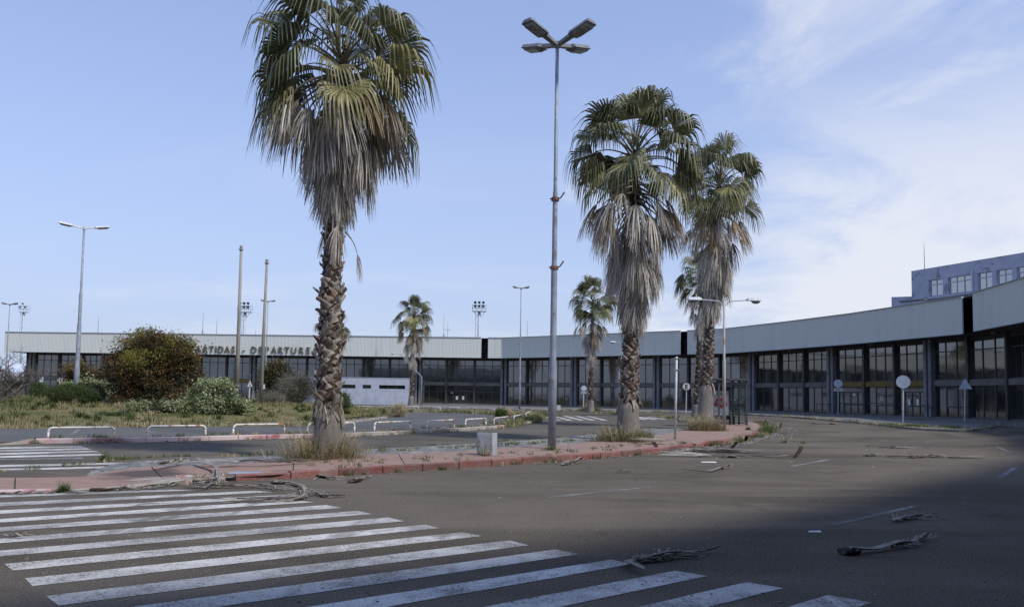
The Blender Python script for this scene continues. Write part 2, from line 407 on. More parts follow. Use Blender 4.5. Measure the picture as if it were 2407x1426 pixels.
M['grass'] = leafy('dry_and_green_grass', [(.075, .11, .028), (.15, .16, .05), (.28, .235, .095), (.44, .36, .19)], var_scale=.35, trans=.3)
M['weed'] = leafy('green_weeds', [(.05, .09, .02), (.09, .13, .03), (.16, .15, .05)], var_scale=.8, trans=.3)
M['dry_weed'] = leafy('dry_weeds', [(.24, .20, .11), (.42, .35, .20), (.60, .50, .32)], var_scale=.8, trans=.25)
M['litter'] = leafy('dry_leaf_litter', [(.10, .08, .06), (.24, .205, .165), (.40, .36, .30)], trans=0)
# ------------------------------------------------------------------ ground
def resample(pts, step):
    pts = [Vector(p) for p in pts]; out = [pts[0].copy()]; acc = 0.0
    for a, b in zip(pts, pts[1:]):
        L = (b-a).length; d = step-acc
        while d <= L:
            out.append(a+(b-a)*(d/L)); d += step
        acc = (acc+L) % step
    return out
def smooth_line(pts, n=6):              # Catmull-Rom through the points
    P = [Vector(p) for p in pts]; P = [P[0]*2-P[1]] + P + [P[-1]*2-P[-2]]; out = []
    for i in range(1, len(P)-2):
        for k in range(n):
            t = k/n; a, b, c, d = P[i-1], P[i], P[i+1], P[i+2]
            out.append(.5*((2*b)+(c-a)*t+(2*a-5*b+4*c-d)*t*t+(3*b-a-3*c+d)*t**3))
    out.append(P[-2]); return out
def even(pts, n):                       # n+1 evenly spaced points along a polyline
    pts = [Vector(p) for p in pts]; cum = [0]
    for a, b in zip(pts, pts[1:]): cum.append(cum[-1]+(b-a).length)
    out = []
    for i in range(n+1):
        s = cum[-1]*i/n; k = 0
        while k < len(cum)-2 and cum[k+1] < s: k += 1
        t = (s-cum[k])/max(1e-9, cum[k+1]-cum[k]); out.append(pts[k]+(pts[k+1]-pts[k])*min(1, t))
    return out
def sheet(name, mat, poly, z):
    b = MB(); n = len(poly); b.add([(p[0], p[1], z) for p in poly], [tuple(range(n))]); return b.build(name, mat, kind='structure')

b = MB(); S_ = 3000
b.add([(-S_, -S_, 0), (S_, -S_, 0), (S_, S_, 0), (-S_, S_, 0)], [(0, 1, 2, 3)])
b.build('ground', M['asphalt'], kind='structure')

# back roadway (between the island and the car park) as its own darker sheet
KB = [(-420, 1050), (0, 1047), (83, 1041.8), (250, 1040.8), (400, 1037.4), (537, 1033.4), (700, 1029.4), (797, 1027.4), (933, 1021), (1017, 1016.5), (1117, 1010.5), (1200.7, 1003.5), (1255, 994), (1272, 985), (1262, 977)]
KBw = [G(*p) for p in KB]
back_strip = smooth_line(KBw, 5)
IB = [(-420, 1112), (0, 1107), (250, 1085), (334, 1075), (500, 1070), (667, 1064), (817, 1059), (984, 1051), (1124, 1043), (1250, 1035), (1317, 1030), (1417, 1019), (1490, 1009), (1614, 1006), (1700, 992)]
IBw = smooth_line([G(*p) for p in IB], 5)
N_ = 60
A_ = even(back_strip, N_); B_ = even(IBw, N_)
b = MB()
for i in range(N_):
    b.quad((B_[i].x, B_[i].y, .004), (B_[i+1].x, B_[i+1].y, .004), (A_[i+1].x, A_[i+1].y, .004), (A_[i].x, A_[i].y, .004))
b.build('back_road', M['asphalt_far'], kind='structure')

# car park surface behind the far kerb
lot = [G(*p, .02) for p in [(-420, 1046), (83, 1036), (400, 1031), (700, 1023), (1017, 1010.5), (1195, 999), (1245, 990), (1260, 984), (1240, 974), (1180, 967), (1100, 966), (950, 963), (700, 960), (300, 985), (-420, 1002)]]
sheet('car_park', M['asphalt_lot'], lot, .012)
b = MB()
for (u0, v0, u1, v1) in [(166, 1021, 186, 1009), (330, 1008, 362, 1017), (486, 1011, 540, 1015), (845, 1003, 900, 1003.5), (960, 986.5, 1004, 987.2), (1030, 1002.5, 1070, 1000.5), (1098, 976, 1122, 975.4), (600, 1012, 640, 1013)]:
    p, q = G(u0, v0, .018), G(u1, v1, .018); d = (q-p).normalized(); n_ = Vector((-d.y, d.x, 0))*.06
    b.quad(p-n_, q-n_, q+n_, p+n_)
b.build('bay_lines', M['zebra_faint'], kind='structure')

# red island pavement, cast slab by slab; the slabs dip to the road at the dropped kerb on the left
FR = [(-420, 1168), (-200, 1164), (0, 1160), (110, 1157), (234, 1153.6), (334, 1146), (427, 1136), (547, 1130), (650, 1127), (834, 1116), (1017, 1104.5), (1181, 1093), (1350, 1081), (1450, 1073), (1527, 1066), (1600, 1057), (1650, 1051), (1717, 1041), (1752, 1033), (1777, 1025), (1792, 1017), (1798, 1009), (1790, 1001), (1772, 996)]
BK = [(-420, 1121), (-200, 1117), (0, 1113.5), (120, 1112), (200, 1110), (267, 1097), (334, 1088), (434, 1086), (534, 1085.5), (650, 1080), (850, 1072), (984, 1067), (1124, 1060), (1200, 1053), (1284, 1048.5), (1350, 1043.5), (1410, 1038.5), (1490, 1030), (1560, 1022), (1614, 1012), (1680, 1002), (1735, 995), (1752, 993)]
FRw = [G(*p) for p in FR]; BKw = [G(p[0], p[1], .10) for p in BK]
FRs = smooth_line(FRw, 5)
NS = 120
Fe, Be = [], []
# pair front and back by index so both sides advance together
fi = [0, 1, 2, 3, 4, 5, 6, 7, 8, 9, 10, 11, 12, 13, 14, 15, 16, 17, 18, 19, 20, 21, 22, 23]
bi = [0, 1, 2, 3, 4, 5, 7, 8, 9, 10, 11, 12, 14, 16, 17, 18, 18.6, 19.3, 19.8, 20.2, 20.6, 21, 21.5, 22]
def lerpi(L, x):
    k = min(int(x), len(L)-2); return L[k]+(L[k+1]-L[k])*(x-k)
def pair(t):                             # t in 0..23
    k = min(int(t), 22); f = t-k
    return lerpi(FRw, fi[k]+f*(fi[k+1]-fi[k])), lerpi(BKw, bi[k]+f*(bi[k+1]-bi[k]))
def slab_z(x):                           # height of the walking surface against plan x
    xs = [-60, -13.2, -11.0, -9.4, -8.2, -6.8, -5.2, -3.9, 60]; zs = [.13, .13, .10, .045, .03, .03, .075, .13, .13]
    return float(np.interp(x, xs, zs))
isl = thing('island_pavement', (0, 0, 0), 'red concrete pavement of the traffic island, stained black at its dropped kerb', None, None, 'structure')
tt = np.linspace(0, 23, 161); LP = [pair(t) for t in tt]
cuts = [0]; acc = 0
for i in range(1, len(tt)):
    acc += ((LP[i][0]+LP[i][1])/2-(LP[i-1][0]+LP[i-1][1])/2).length
    if acc > 2.6: cuts.append(i); acc = 0
if cuts[-1] != len(tt)-1: cuts.append(len(tt)-1)
bb = MB()
for i in range(len(tt)-1):
    (f0, k0), (f1, k1) = LP[i], LP[i+1]
    bb.quad((f0.x, f0.y, slab_z(f0.x)-.022), (f1.x, f1.y, slab_z(f1.x)-.022), (k1.x, k1.y, slab_z(k1.x)-.022), (k0.x, k0.y, slab_z(k0.x)-.022))
bb.build('joint_bed', M['joint'], isl)
for a, c in zip(cuts, cuts[1:]):
    for half in ((0, .52), (.52, 1)):
        s = MB(); top = []; ks = list(range(a, c+1))
        for j, i in enumerate(ks):
            f, k = LP[i]
            if j == 0: fn, kn = LP[min(i+1, len(LP)-1)]; e = 1
            elif j == len(ks)-1: fn, kn = LP[i-1]; e = 1
            else: fn, kn, e = f, k, 0
            if e:
                df = (fn-f); dk = (kn-k)
                if df.length > .03: f = f+df.normalized()*.012
                if dk.length > .03: k = k+dk.normalized()*.012
            d_ = k-f; wdt = max(d_.length, .05)
            g0, g1 = (half[0]+(.010/wdt if half[0] > 0 else .0)), (half[1]-(.010/wdt if half[1] < 1 else .0))
            if half[0] == 0: g0 = min(.13/wdt, .4)   # leave room for the kerb stones
            p0, p1 = f+d_*g0, f+d_*g1
            jit = .0
            top.append(((p0.x, p0.y, slab_z(p0.x)+jit), (p1.x, p1.y, slab_z(p1.x)+jit)))
        vs = []; fs = []
        for p0, p1 in top: vs += [p0, p1, (p0[0], p0[1], p0[2]-.05), (p1[0], p1[1], p1[2]-.05)]
        for j in range(len(top)-1):
            o = 4*j; fs += [(o, o+4, o+5, o+1), (o+2, o+6, o+4, o), (o+1, o+5, o+7, o+3)]
        e = 4*(len(top)-1); fs += [(0, 1, 3, 2), (e+1, e, e+2, e+3)]
        s.add(vs, fs); s.build('slab', M['red_slab'], isl)

# grey stone setts along the back of the island
cob_f = [(p[0], p[1]) for p in BK[4:21]]
cob_b = [(215, 1096), (260, 1083), (334, 1073.5), (434, 1070.5), (534, 1068), (667, 1063), (817, 1058), (984, 1050), (1124, 1042), (1200, 1037), (1284, 1031.5), (1350, 1026), (1410, 1018.5), (1484, 1008), (1545, 1007), (1600, 1008), (1655, 1000)]
cf = [G(p[0], p[1], .10) for p in cob_f]; cb = [G(p[0], p[1], .10) for p in cob_b]
b = MB()
for i in range(len(cf)-1):
    z = lambda q: min(.115, slab_z(q.x)-.008)
    q = [cf[i], cf[i+1], cb[i+1], cb[i]]
    b.quad(*[(p.x, p.y, z(p)) for p in q]); b.quad((cb[i].x, cb[i].y, z(cb[i])), (cb[i+1].x, cb[i+1].y, z(cb[i+1])), (cb[i+1].x, cb[i+1].y, -.05), (cb[i].x, cb[i].y, -.05))
b.build('cobble_strip', M['cobble'], kind='structure')

# kerbs, one stone after another
def stone_mesh(name, L, w, h, mat, r=.02):
    b = MB(); ring = [(-w/2, -.08), (-w/2, h-r), (-w/2+r, h), (w/2-r*.5, h), (w/2, h-r*.5), (w/2, -.08)]
    x0, x1 = -L/2+.011, L/2-.011; n = len(ring)
    vs = [(x0, y, z) for y, z in ring] + [(x1, y, z) for y, z in ring]
    fs = [(i, i+1, n+i+1, n+i) for i in range(n-1)] + [tuple(range(n-1, -1, -1)), tuple(range(n, 2*n))]
    b.add(vs, fs); return b.mesh(name, mat)
def kerb(name, pts, mats, w, h, label, skip=(), matf=None, hz=None):
    k = thing(name, (0, 0, 0), label, None, None, 'structure')
    P = resample(pts, 1.0); rnd = random.Random(7)
    ms = {}
    for i, (a, c) in enumerate(zip(P, P[1:])):
        if i in skip: continue
        mi = matf(i, (a+c)/2) if matf else 0
        if mi is None: continue
        if mi not in ms: ms[mi] = stone_mesh('kerb_stone', 1.0, w, h, mats[mi])
        d = c-a; m = (a+c)/2; n_ = Vector((-d.y, d.x, 0)).normalized()*(w/2)
        zz = hz(m) if hz else 0
        if zz is None: continue
        put('kerb_stone', ms[mi], k, Matrix.Translation((m.x+n_.x, m.y+n_.y, zz+rnd.uniform(-.008, .006))) @ Matrix.Rotation(math.atan2(d.y, d.x)+rnd.uniform(-.012, .012), 4, 'Z') @ Matrix.Diagonal((d.length, 1, 1, 1)))
    return k
xa, xb = G(545, 1130).x, G(425, 1137).x
xc = G(110, 1157).x
def fmat(i, m):
    if m.y > 12 and m.x < xb and m.x > xc: return None
    if xb <= m.x < xa and m.y < 25: return None
    return 0 if m.x >= xa else 1
kerb('front_kerb', FRs, [M['red_kerb'], M['pink_kerb']], .15, .15, 'red painted kerb along the front edge of the island', matf=fmat, hz=lambda m: slab_z(m.x)-.13)
# broken kerb: lumps of concrete where three stones are missing
rb = MB(); rr = random.Random(3)
for i in range(16):
    u = rr.uniform(425, 548); p = G(u, 1137-(u-425)*.055-rr.uniform(-1, 7)); s = rr.uniform(.05, .20)
    rb.box((p.x, p.y, s*.15), (s*1.4, s, s*.55), M=Matrix.Rotation(rr.uniform(0, 6), 3, 'Z') @ Matrix.Rotation(rr.uniform(-.4, .4), 3, 'X'))
rb.build('kerb_rubble', M['pale_kerb'], kind='stuff')
# the low sloping kerb of the crossing ramp
b = MB(); rp = resample([p for p in FRs if xc-.2 <= p.x <= xb+.2 and p.y < 20], .3)
for a, c in zip(rp, rp[1:]):
    n_ = Vector((-(c-a).y, (c-a).x, 0)).normalized()*.14
    za, zc = slab_z(a.x)+.004, slab_z(c.x)+.004
    b.quad((a.x, a.y, -.01), (c.x, c.y, -.01), (c.x+n_.x*.3, c.y+n_.y*.3, zc), (a.x+n_.x*.3, a.y+n_.y*.3, za))
    b.quad((a.x+n_.x*.3, a.y+n_.y*.3, za), (c.x+n_.x*.3, c.y+n_.y*.3, zc), (c.x+n_.x, c.y+n_.y, zc), (a.x+n_.x, a.y+n_.y, za))
b.build('ramp_edge', M['pale_kerb'], kind='structure')
def bmat(i, m):
    u = m.x/m.y
    return 0 if u < (800-1203)/1900 else 1
bk_line = [p for p in back_strip if p.x > G(80, 1042).x]
kerb('back_kerb', bk_line, [M['pink_kerb'], M['pale_kerb']], .16, .15, 'faded pink kerb in front of the white hoop rails', matf=bmat)
sl_ = [G(*p) for p in [(80, 1041), (40, 1044), (-5, 1046)]]
b = MB()
for a, c, ha, hc in zip(sl_, sl_[1:], (.15, .09), (.09, .03)):
    n_ = Vector((0, .6, 0)); b.quad((a.x, a.y, 0), (c.x, c.y, 0), (c.x, c.y, hc), (a.x, a.y, ha)); b.quad((a.x, a.y, ha), (c.x, c.y, hc), (c.x, c.y+.6, hc), (a.x, a.y+.6, ha))
b.build('back_kerb_end', M['pale_kerb'], kind='structure')
# dirt verge that carries the hoop rails
b = MB(); vv = even(bk_line, 70)
vin = []
for i, p in enumerate(vv):
    d = (vv[min(i+1, 70)]-vv[max(i-1, 0)]).normalized(); vin.append(Vector((-d.y, d.x, 0)))
for i in range(70):
    a0, a1 = vv[i]+vin[i]*.15, vv[i+1]+vin[i+1]*.15; c0, c1 = vv[i]+vin[i]*(1.0), vv[i+1]+vin[i+1]*(1.0)
    b.quad((a0.x, a0.y, .13), (a1.x, a1.y, .13), (c1.x, c1.y, .11), (c0.x, c0.y, .11)); b.quad((c0.x, c0.y, .11), (c1.x, c1.y, .11), (c1.x, c1.y, 0), (c0.x, c0.y, 0))
b.build('rail_verge', plain('verge_dirt', (.15, .125, .095), (.20, .17, .13), 2, .95, c3=(.10, .10, .04)), kind='structure')

# zebra crossings and lane dashes
def stripes(name, label, quads, mat, z):
    k = thing(name, (0, 0, 0), label, None, None, 'structure'); rr = random.Random(11)
    for q in quads:
        b = MB(); P = [G(u, v, z) for u, v in q]      # TL TR BR BL
        n = 14; top, bot = [], []
        for i in range(n+1):
            t = i/n; top.append(P[0]+(P[1]-P[0])*t + Vector((0, rr.uniform(-.006, .006), 0))); bot.append(P[3]+(P[2]-P[3])*t + Vector((0, rr.uniform(-.006, .006), 0)))
        for i in range(n): b.quad(bot[i], bot[i+1], top[i+1], top[i])
        b.build('stripe', mat, k)
    return k
def ext(p, q, u): return (u, p[1]+(q[1]-p[1])*(u-p[0])/(q[0]-p[0]))
ZQ = []
def zs(tl, tr, br, bl, uext=None):
    if uext is not None: tl, bl = ext(tl, tr, uext), ext(bl, br, uext)
    ZQ.append([tl, tr, br, bl])
E_ = -420
zs((0, 1163), (400, 1149.5), (455, 1151.5), (0, 1168), E_)
zs((0, 1180.5), (600, 1152.5), (640, 1155.5), (0, 1188.6), E_)
zs((0, 1198.7), (690, 1160.5), (728, 1166), (0, 1206.5), E_)
zs((0, 1218.7), (690, 1174), (738, 1179), (0, 1227), E_)
zs((0, 1237.9), (766.8, 1186), (804, 1192.6), (0, 1248), E_)
zs((0, 1264), (840, 1199.7), (874, 1207), (0, 1275.4), E_)
zs((0, 1293), (912, 1215), (949.7, 1223.7), (0, 1306.5), E_)
zs((10, 1324.5), (998.8, 1232), (1032.8, 1240), (30, 1340))
zs((58, 1358), (1087, 1249.7), (1132, 1258.7), (76, 1376))
zs((107, 1399.5), (1197, 1268.8), (1242.5, 1280.4), (139, 1421.5))
zs((170, 1444), (1304, 1290.5), (1365, 1301), (205, 1470))
zs((260, 1497), (1437, 1314), (1487, 1324), (310, 1530))
zs((380, 1568), (1587, 1340), (1664, 1352.3), (430, 1608))
zs((520, 1650), (1754, 1366.7), (1841, 1380.7), (580, 1700))
zs((700, 1760), (1947, 1397.4), (2049, 1414.7), (780, 1820))
zs((900, 1880), (2175, 1432), (2290, 1452), (1000, 1960))
stripes('zebra_crossing', 'wide worn zebra crossing across the near road', ZQ, M['zebra'], .004)
LQ = []
for (a, c, w) in [((0, 1050.5), (187, 1047.5), 3), ((0, 1057), (203, 1052.5), 3.2), ((0, 1064), (220, 1058.5), 3.4), ((0, 1071), (238, 1065.5), 3.6), ((0, 1092), (322, 1085.5), 4), ((0, 1101), (280, 1094.5), 4)]:
    a2 = ext(a, c, -420); LQ.append([a2, c, (c[0]+14, c[1]+w), (a2[0], a2[1]+w+1)])
stripes('zebra_crossing', 'zebra crossing on the back road at the left end of the island', LQ, M['zebra'], .008)
FQ = [[(-420, 1083), (190, 1074.5), (200, 1077.5), (-420, 1088)]]
stripes('zebra_patch', 'faint worn stripe of the back road crossing', FQ, M['zebra_faint'], .008)
RQ = []
for u in (1270, 1297, 1324, 1351, 1378):
    RQ.append([(u, 977.6), (u+9, 977.6), (u+52, 987.4), (u+38, 987.4)])
for u in (1480, 1503, 1526): RQ.append([(u-10, 979.5), (u, 979), (u+44, 985), (u+32, 985.6)])
stripes('zebra_crossing', 'far zebra crossing where the back road meets the terminal', RQ, M['zebra'], .008)
dm = thing('lane_markings', (0, 0, 0), 'thin faded white lane dashes on the near road', None, None, 'structure')
for (u0, v0, u1, v1, w) in [(1288, 1168, 1533, 1143, .09), (1951, 1234, 2153, 1188, .10), (1860, 1095, 1950, 1079, .10), (2350, 1121, 2387, 1098, .12), (2343, 1049, 2373, 1062, .12), (2228, 1018, 2274, 1026, .12)]:
    p, q = G(u0, v0, .004), G(u1, v1, .004); d = (q-p).normalized(); n_ = Vector((-d.y, d.x, 0))*w/2
    b = MB(); k_ = 10
    for i in range(k_):
        a, c = p+(q-p)*(i/k_), p+(q-p)*((i+1)/k_); b.quad(a-n_, c-n_, c+n_, a+n_)
    b.build('dash', M['zebra_faint'], dm)

# ------------------------------------------------------------------ grassed garden island with a low mound
gpoly_px = [(-420, 1012), (0, 1006), (140, 1007), (300, 1004), (450, 1003), (600, 1001), (700, 999.5), (760, 998), (850, 990), (920, 981), (944, 973), (935, 966), (900, 962)]
gp = [G(*p) for p in gpoly_px]; gp += [AT(800, 950, 104), AT(500, 950, 112), AT(0, 950, 113), AT(-420, 950, 113)]
gp = [(p.x, p.y) for p in gp]
def poly_dist(px, py):                  # >0 inside, distance to the outline
    px = np.asarray(px, float); py = np.asarray(py, float); ins = np.zeros(px.shape, bool); dm_ = np.full(px.shape, 1e9)
    n = len(gp)
    for i in range(n):
        x1, y1 = gp[i]; x2, y2 = gp[(i+1) % n]
        c = ((y1 > py) != (y2 > py)) & (px < (x2-x1)*(py-y1)/((y2-y1) if y2 != y1 else 1e-9)+x1); ins ^= c
        L2 = (x2-x1)**2+(y2-y1)**2; t = np.clip(((px-x1)*(x2-x1)+(py-y1)*(y2-y1))/L2, 0, 1)
        dm_ = np.minimum(dm_, np.hypot(px-x1-t*(x2-x1), py-y1-t*(y2-y1)))
    return np.where(ins, dm_, -dm_)
def mound(px, py):
    d = np.clip(poly_dist(px, py), 0, None); t = np.clip(d/13, 0, 1)
    return .02+.06*np.clip(d/.5, 0, 1)+.62*t*t*(3-2*t)+.06*np.sin(px*.9)*np.sin(py*.7)*t
def mz(x, y): return float(mound(np.array([x]), np.array([y]))[0])
xs = np.arange(-110, -10, .9); ys = np.arange(28, 116, .9)
gx, gy = np.meshgrid(xs, ys); dd = poly_dist(gx, gy); hz_ = mound(gx, gy); hz_ = np.where(dd < 0, -.25, hz_)
hz_ = np.where((dd < .0) & (dd > -.95), -.02, hz_)
b = MB(); idx = -np.ones(gx.shape, int); keep = dd > -1.6
for j in range(gx.shape[0]):
    for i in range(gx.shape[1]):
        if keep[j, i]: idx[j, i] = len(b.v); b.v.append((gx[j, i], gy[j, i], hz_[j, i]))
for j in range(gx.shape[0]-1):
    for i in range(gx.shape[1]-1):
        q = (idx[j, i], idx[j, i+1], idx[j+1, i+1], idx[j+1, i])
        if min(q) >= 0: b.f.append(q); b.m.append(0)
b.build('garden_ground', M['soil'], smooth=True, kind='structure')
b = MB(); ke = resample([G(*p) for p in [(60, 1004.5), (250, 1004), (330, 1003.5), (440, 1003.5), (600, 1001.5)]], 1.6)
rr = random.Random(5)
for a, c in zip(ke, ke[1:]):
    if rr.random() < .45: b.wall((a.x, a.y-.1), (c.x, c.y-.1), 0, .10, .14)
ke = resample([G(*p) for p in [(800, 995), (850, 990.5), (912, 982)]], 1.2)
for a, c in zip(ke, ke[1:]): b.wall((a.x, a.y-.15), (c.x-.03, c.y-.15), 0, .13, .18)
b.build('garden_kerb', M['pale_kerb'], kind='structure')

# ------------------------------------------------------------------ terminal building: plan lines
def PD(u, D):
    p = AT(u, 900, D); return Vector((p.x, p.y, 0))
FB, FT = 7.22, 10.22                    # underside and top of the ribbed fascia
fas = [PD(6, 123.5), PD(1180, 120.5), PD(1600, 103.3), PD(1703, 99.3), PD(1850, 89.0), PD(2000, 79.8), PD(2267, 65.8), PD(2300, 63.3), PD(2407, 55.6),
       Vector((33.2, 45.5, 0)), Vector((30.2, 34, 0)), Vector((21.8, 18.4, 0)), Vector((11.3, 7.0, 0)), Vector((7.5, 3.5, 0)), Vector((4.6, 1.8, 0)), Vector((1.2, .2, 0)), Vector((-5, -2.2, 0)), Vector((-16, -6.5, 0)), Vector((-32, -11.5, 0)), Vector((-60, -14, 0))]
def normals(L):
    out = []
    for i in range(len(L)):
        ns = []
        for a, c in ((i-1, i), (i, i+1)):
            if 0 <= a and c < len(L):
                d = (L[c]-L[a]).normalized(); ns.append(Vector((d.y, -d.x, 0)))
        n = sum(ns, Vector((0, 0, 0))).normalized(); n /= max(.5, n.dot(ns[0])); out.append(n)
    return out
FN = normals(fas)
def offs(k): return [p+n*k for p, n in zip(fas, FN)]
facade = offs(-3.0)
def hit(u, line):                       # plan point where the sight line of pixel column u meets a plan polyline
    d = _ray(u, 915); d2 = Vector((d.x, d.y, 0))
    for a, c in zip(line, line[1:]):
        e = c-a; den_ = d2.x*(-e.y)+d2.y*e.x
        if abs(den_) < 1e-9: continue
        t = (a.x*(-e.y)+a.y*e.x)/den_; s = (d2.x*a.y-d2.y*a.x)/den_
        if t > 1 and -1e-6 <= s <= 1+1e-6: return d2*t
    return None
bld = thing('terminal_building', (0, 121, 0), 'long abandoned airport terminal with a pale ribbed metal fascia over dark glazing', 'building')

def ribbed(a, c, z0, z1, pitch=.21, depth=.024, skew=0.):
    b = MB(); d = c-a; L = d.length; d = d/L; n = Vector((d.y, -d.x, 0)); N = max(1, int(L/pitch)); p = L/N
    prof = []
    for i in range(N):
        x = i*p; prof += [(x, 0), (x+p*.40, 0), (x+p*.5, depth), (x+p*.90, depth)]
    prof.append((L, 0))
    vs = []
    for x, o in prof:
        q = a+d*x+n*o; vs += [(q.x, q.y, z0), (q.x, q.y, z1)]
    b.add(vs, [(2*i, 2*i+2, 2*i+3, 2*i+1) for i in range(len(prof)-1)])
    # backing sheet, top capping and bottom drip edge give the cladding its thickness
    b.wall((a.x, a.y), (c.x, c.y), z0+.01, z1-.01, .10, -.056)
    return b
def cap(b, a, c, z, t=.16, h=.07, off=0.): b.wall((a.x, a.y), (c.x, c.y), z, z+h, t, off)
h1130, h1145 = hit(1129.5, fas), hit(1145.5, fas); h1600, h1615 = hit(1599.5, fas), hit(1615.5, fas); h2267 = hit(2266, fas)
secs = [[fas[0], h1130], [h1145, fas[1], h1600], [h1615, fas[3], fas[4], fas[5], h2267], [fas[7]+FN[7]*.25, fas[8], fas[9], fas[10], fas[11]], fas[11:]]
trims = MB()
for s in secs:
    for a, c in zip(s, s[1:]):
        fp = ribbed(a, c, FB, FT).build('fascia_panel', M['fascia'], bld)
        cap(trims, a, c, FT, .30, .05, -.02); cap(trims, a, c, FB-.05, .20, .05, -.03)
trims.build('fascia_trim', M['trim'], bld)
# turned end of the panel right of the last gap
ee = MB(); e0 = fas[7]+FN[7]*.25; dd_ = (fas[8]-fas[7]).normalized(); e1 = e0-FN[7]*.9-dd_*.75
ee.wall((e1.x, e1.y), (e0.x, e0.y), FB+.02, FT, .08, 0)
ee.build('fascia_end', M['fascia'], bld)
# dark gaps with the steel framing seen through
for g0, g1 in ((h1130, h1145), (h1600, h1615), (h2267, fas[7])):
    t = MB(); d = (g1-g0); n = Vector((d.y, -d.x, 0)).normalized()
    i0, i1 = g0-n*.9, g1-n*.9
    for zz in (FB+.35, (FB+FT)/2+.2, FT-.3): t.tube([(i0.x, i0.y, zz), (i1.x, i1.y, zz)], .06, 6)
    for k in (.15, .55, .9):
        q = i0+(i1-i0)*k; t.tube([(q.x, q.y, FB), (q.x, q.y, FT)], .05, 6)
    t.tube([(i0.x, i0.y, FB+.3), (i1.x, i1.y, FT-.4)], .04, 6)
    t.build('truss', M['steel_dark'], bld)
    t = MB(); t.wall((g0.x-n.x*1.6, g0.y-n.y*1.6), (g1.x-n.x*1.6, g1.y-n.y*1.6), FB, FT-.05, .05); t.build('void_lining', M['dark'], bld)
p_ = h2267+(fas[7]-h2267)*.72-FN[7]*1.1
t = MB(); t.box((p_.x, p_.y, 9.15), (.12, .55, .75), rz=.3); t.box((p_.x, p_.y, 8.55), (.1, .6, .35), rz=.3); t.build('hanging_sheet', M['tower_steel'], bld)
# soffit, roof deck and rear wall
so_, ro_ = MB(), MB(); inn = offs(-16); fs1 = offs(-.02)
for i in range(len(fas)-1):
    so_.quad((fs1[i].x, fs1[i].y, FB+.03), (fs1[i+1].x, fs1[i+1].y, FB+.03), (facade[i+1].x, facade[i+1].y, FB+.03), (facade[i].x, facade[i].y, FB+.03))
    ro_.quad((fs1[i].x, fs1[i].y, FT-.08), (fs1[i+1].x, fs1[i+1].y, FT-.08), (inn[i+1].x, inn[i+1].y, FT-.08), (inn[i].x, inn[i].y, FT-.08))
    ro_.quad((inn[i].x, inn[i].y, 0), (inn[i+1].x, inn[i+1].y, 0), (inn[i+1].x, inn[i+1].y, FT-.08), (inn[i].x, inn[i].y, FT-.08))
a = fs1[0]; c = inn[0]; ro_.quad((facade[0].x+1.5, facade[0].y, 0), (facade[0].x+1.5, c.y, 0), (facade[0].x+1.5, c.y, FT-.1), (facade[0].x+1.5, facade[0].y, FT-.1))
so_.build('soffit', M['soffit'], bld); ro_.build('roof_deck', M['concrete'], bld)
b = MB(); b.wall((fas[0].x, fas[0].y+16), (fas[0].x, fas[0].y), FB, FT, .1, 0); b.build('fascia_return', M['fascia'], bld)
# light fittings under the soffit
sof = offs(-1.5)
for u in (255, 1300, 1440, 1640, 1780, 1858, 2050, 2340):
    q = hit(u, sof)
    b = MB(); b.disc((q.x, q.y, FB-.09), (0, 0, 1), .22, .2, 10); b.build('soffit_lamp', M['lamp_shell'], bld)

# glazing
SIL, BM0, BM1, TR, HD, DH = .32, 3.05, 3.55, 6.08, 6.95, 2.18
glass_unit = MB(); glass_unit.box((0, 0, 0), (1, .03, 1)); glass_me = glass_unit.mesh('pane', M['glass'])
def fp(u): return hit(u, facade)
def pane(parent, o, d, x0, x1, z0, z1, lean=0.0):
    m = o+d*((x0+x1)/2); w = worldloc(parent)
    Mx = Matrix.Translation((m.x-w.x, m.y-w.y, (z0+z1)/2-w.z)) @ Matrix.Rotation(math.atan2(d.y, d.x)+lean, 4, 'Z') @ Matrix.Diagonal((x1-x0, 1, z1-z0, 1))
    return put('pane', glass_me, parent, Mx)
rl = random.Random(21)
def window(a, c, z0, z1, rows, cols, name='window', inset=.02, flags=None):
    d = (c-a); L = d.length; d = d/L; n = Vector((d.y, -d.x, 0)); fb = MB()
    def bar(x0, x1, y0, y1, t=.09): fb.box(a+d*((x0+x1)/2)+Vector((0, 0, (y0+y1)/2)), (x1-x0, t, y1-y0), rz=math.atan2(d.y, d.x))
    fr = .055
    bar(0, L, z0, z0+.07); bar(0, L, z1-.07, z1); bar(0, fr, z0+.07, z1-.07); bar(L-fr, L, z0+.07, z1-.07)
    xs_ = [L*i/cols for i in range(cols+1)]
    zr = [z0]+rows+[z1]
    for x in xs_[1:-1]: bar(x-.045, x+.045, z0+.07, z1-.07, .10)
    for z in rows:
        for i in range(cols): bar(xs_[i]+.055, xs_[i+1]-.055, z-.045, z+.045, .08)
    w = fb.build(name, M['mullion'], bld)
    o = a-n*.02
    for i in range(cols):
        for j in range(len(zr)-1):
            pane(w, o, d, xs_[i]+.03, xs_[i+1]-.03, zr[j]+.03, zr[j+1]-.03, rl.uniform(-.004, .004))
    return w
posts_u = [75, 137, 193, 245, 300, 356, 412, 470, 531, 593, 655, 720, 786, 853, 915, 983, 1049, 1115, 1185, 1239, 1293, 1351, 1414, 1478, 1545, 1619, 1694, 1772, 1834, 1894, 1959, 2036, 2108, 2190, 2281.6, 2376, 2480]
cols_u = {75, 245, 412, 593, 786, 983, 1185, 1351, 1545, 1772, 1959, 2190, 2480}
must = {531: 1, 1959: 1, 2036: 1, 2108: 1}
bands = MB()
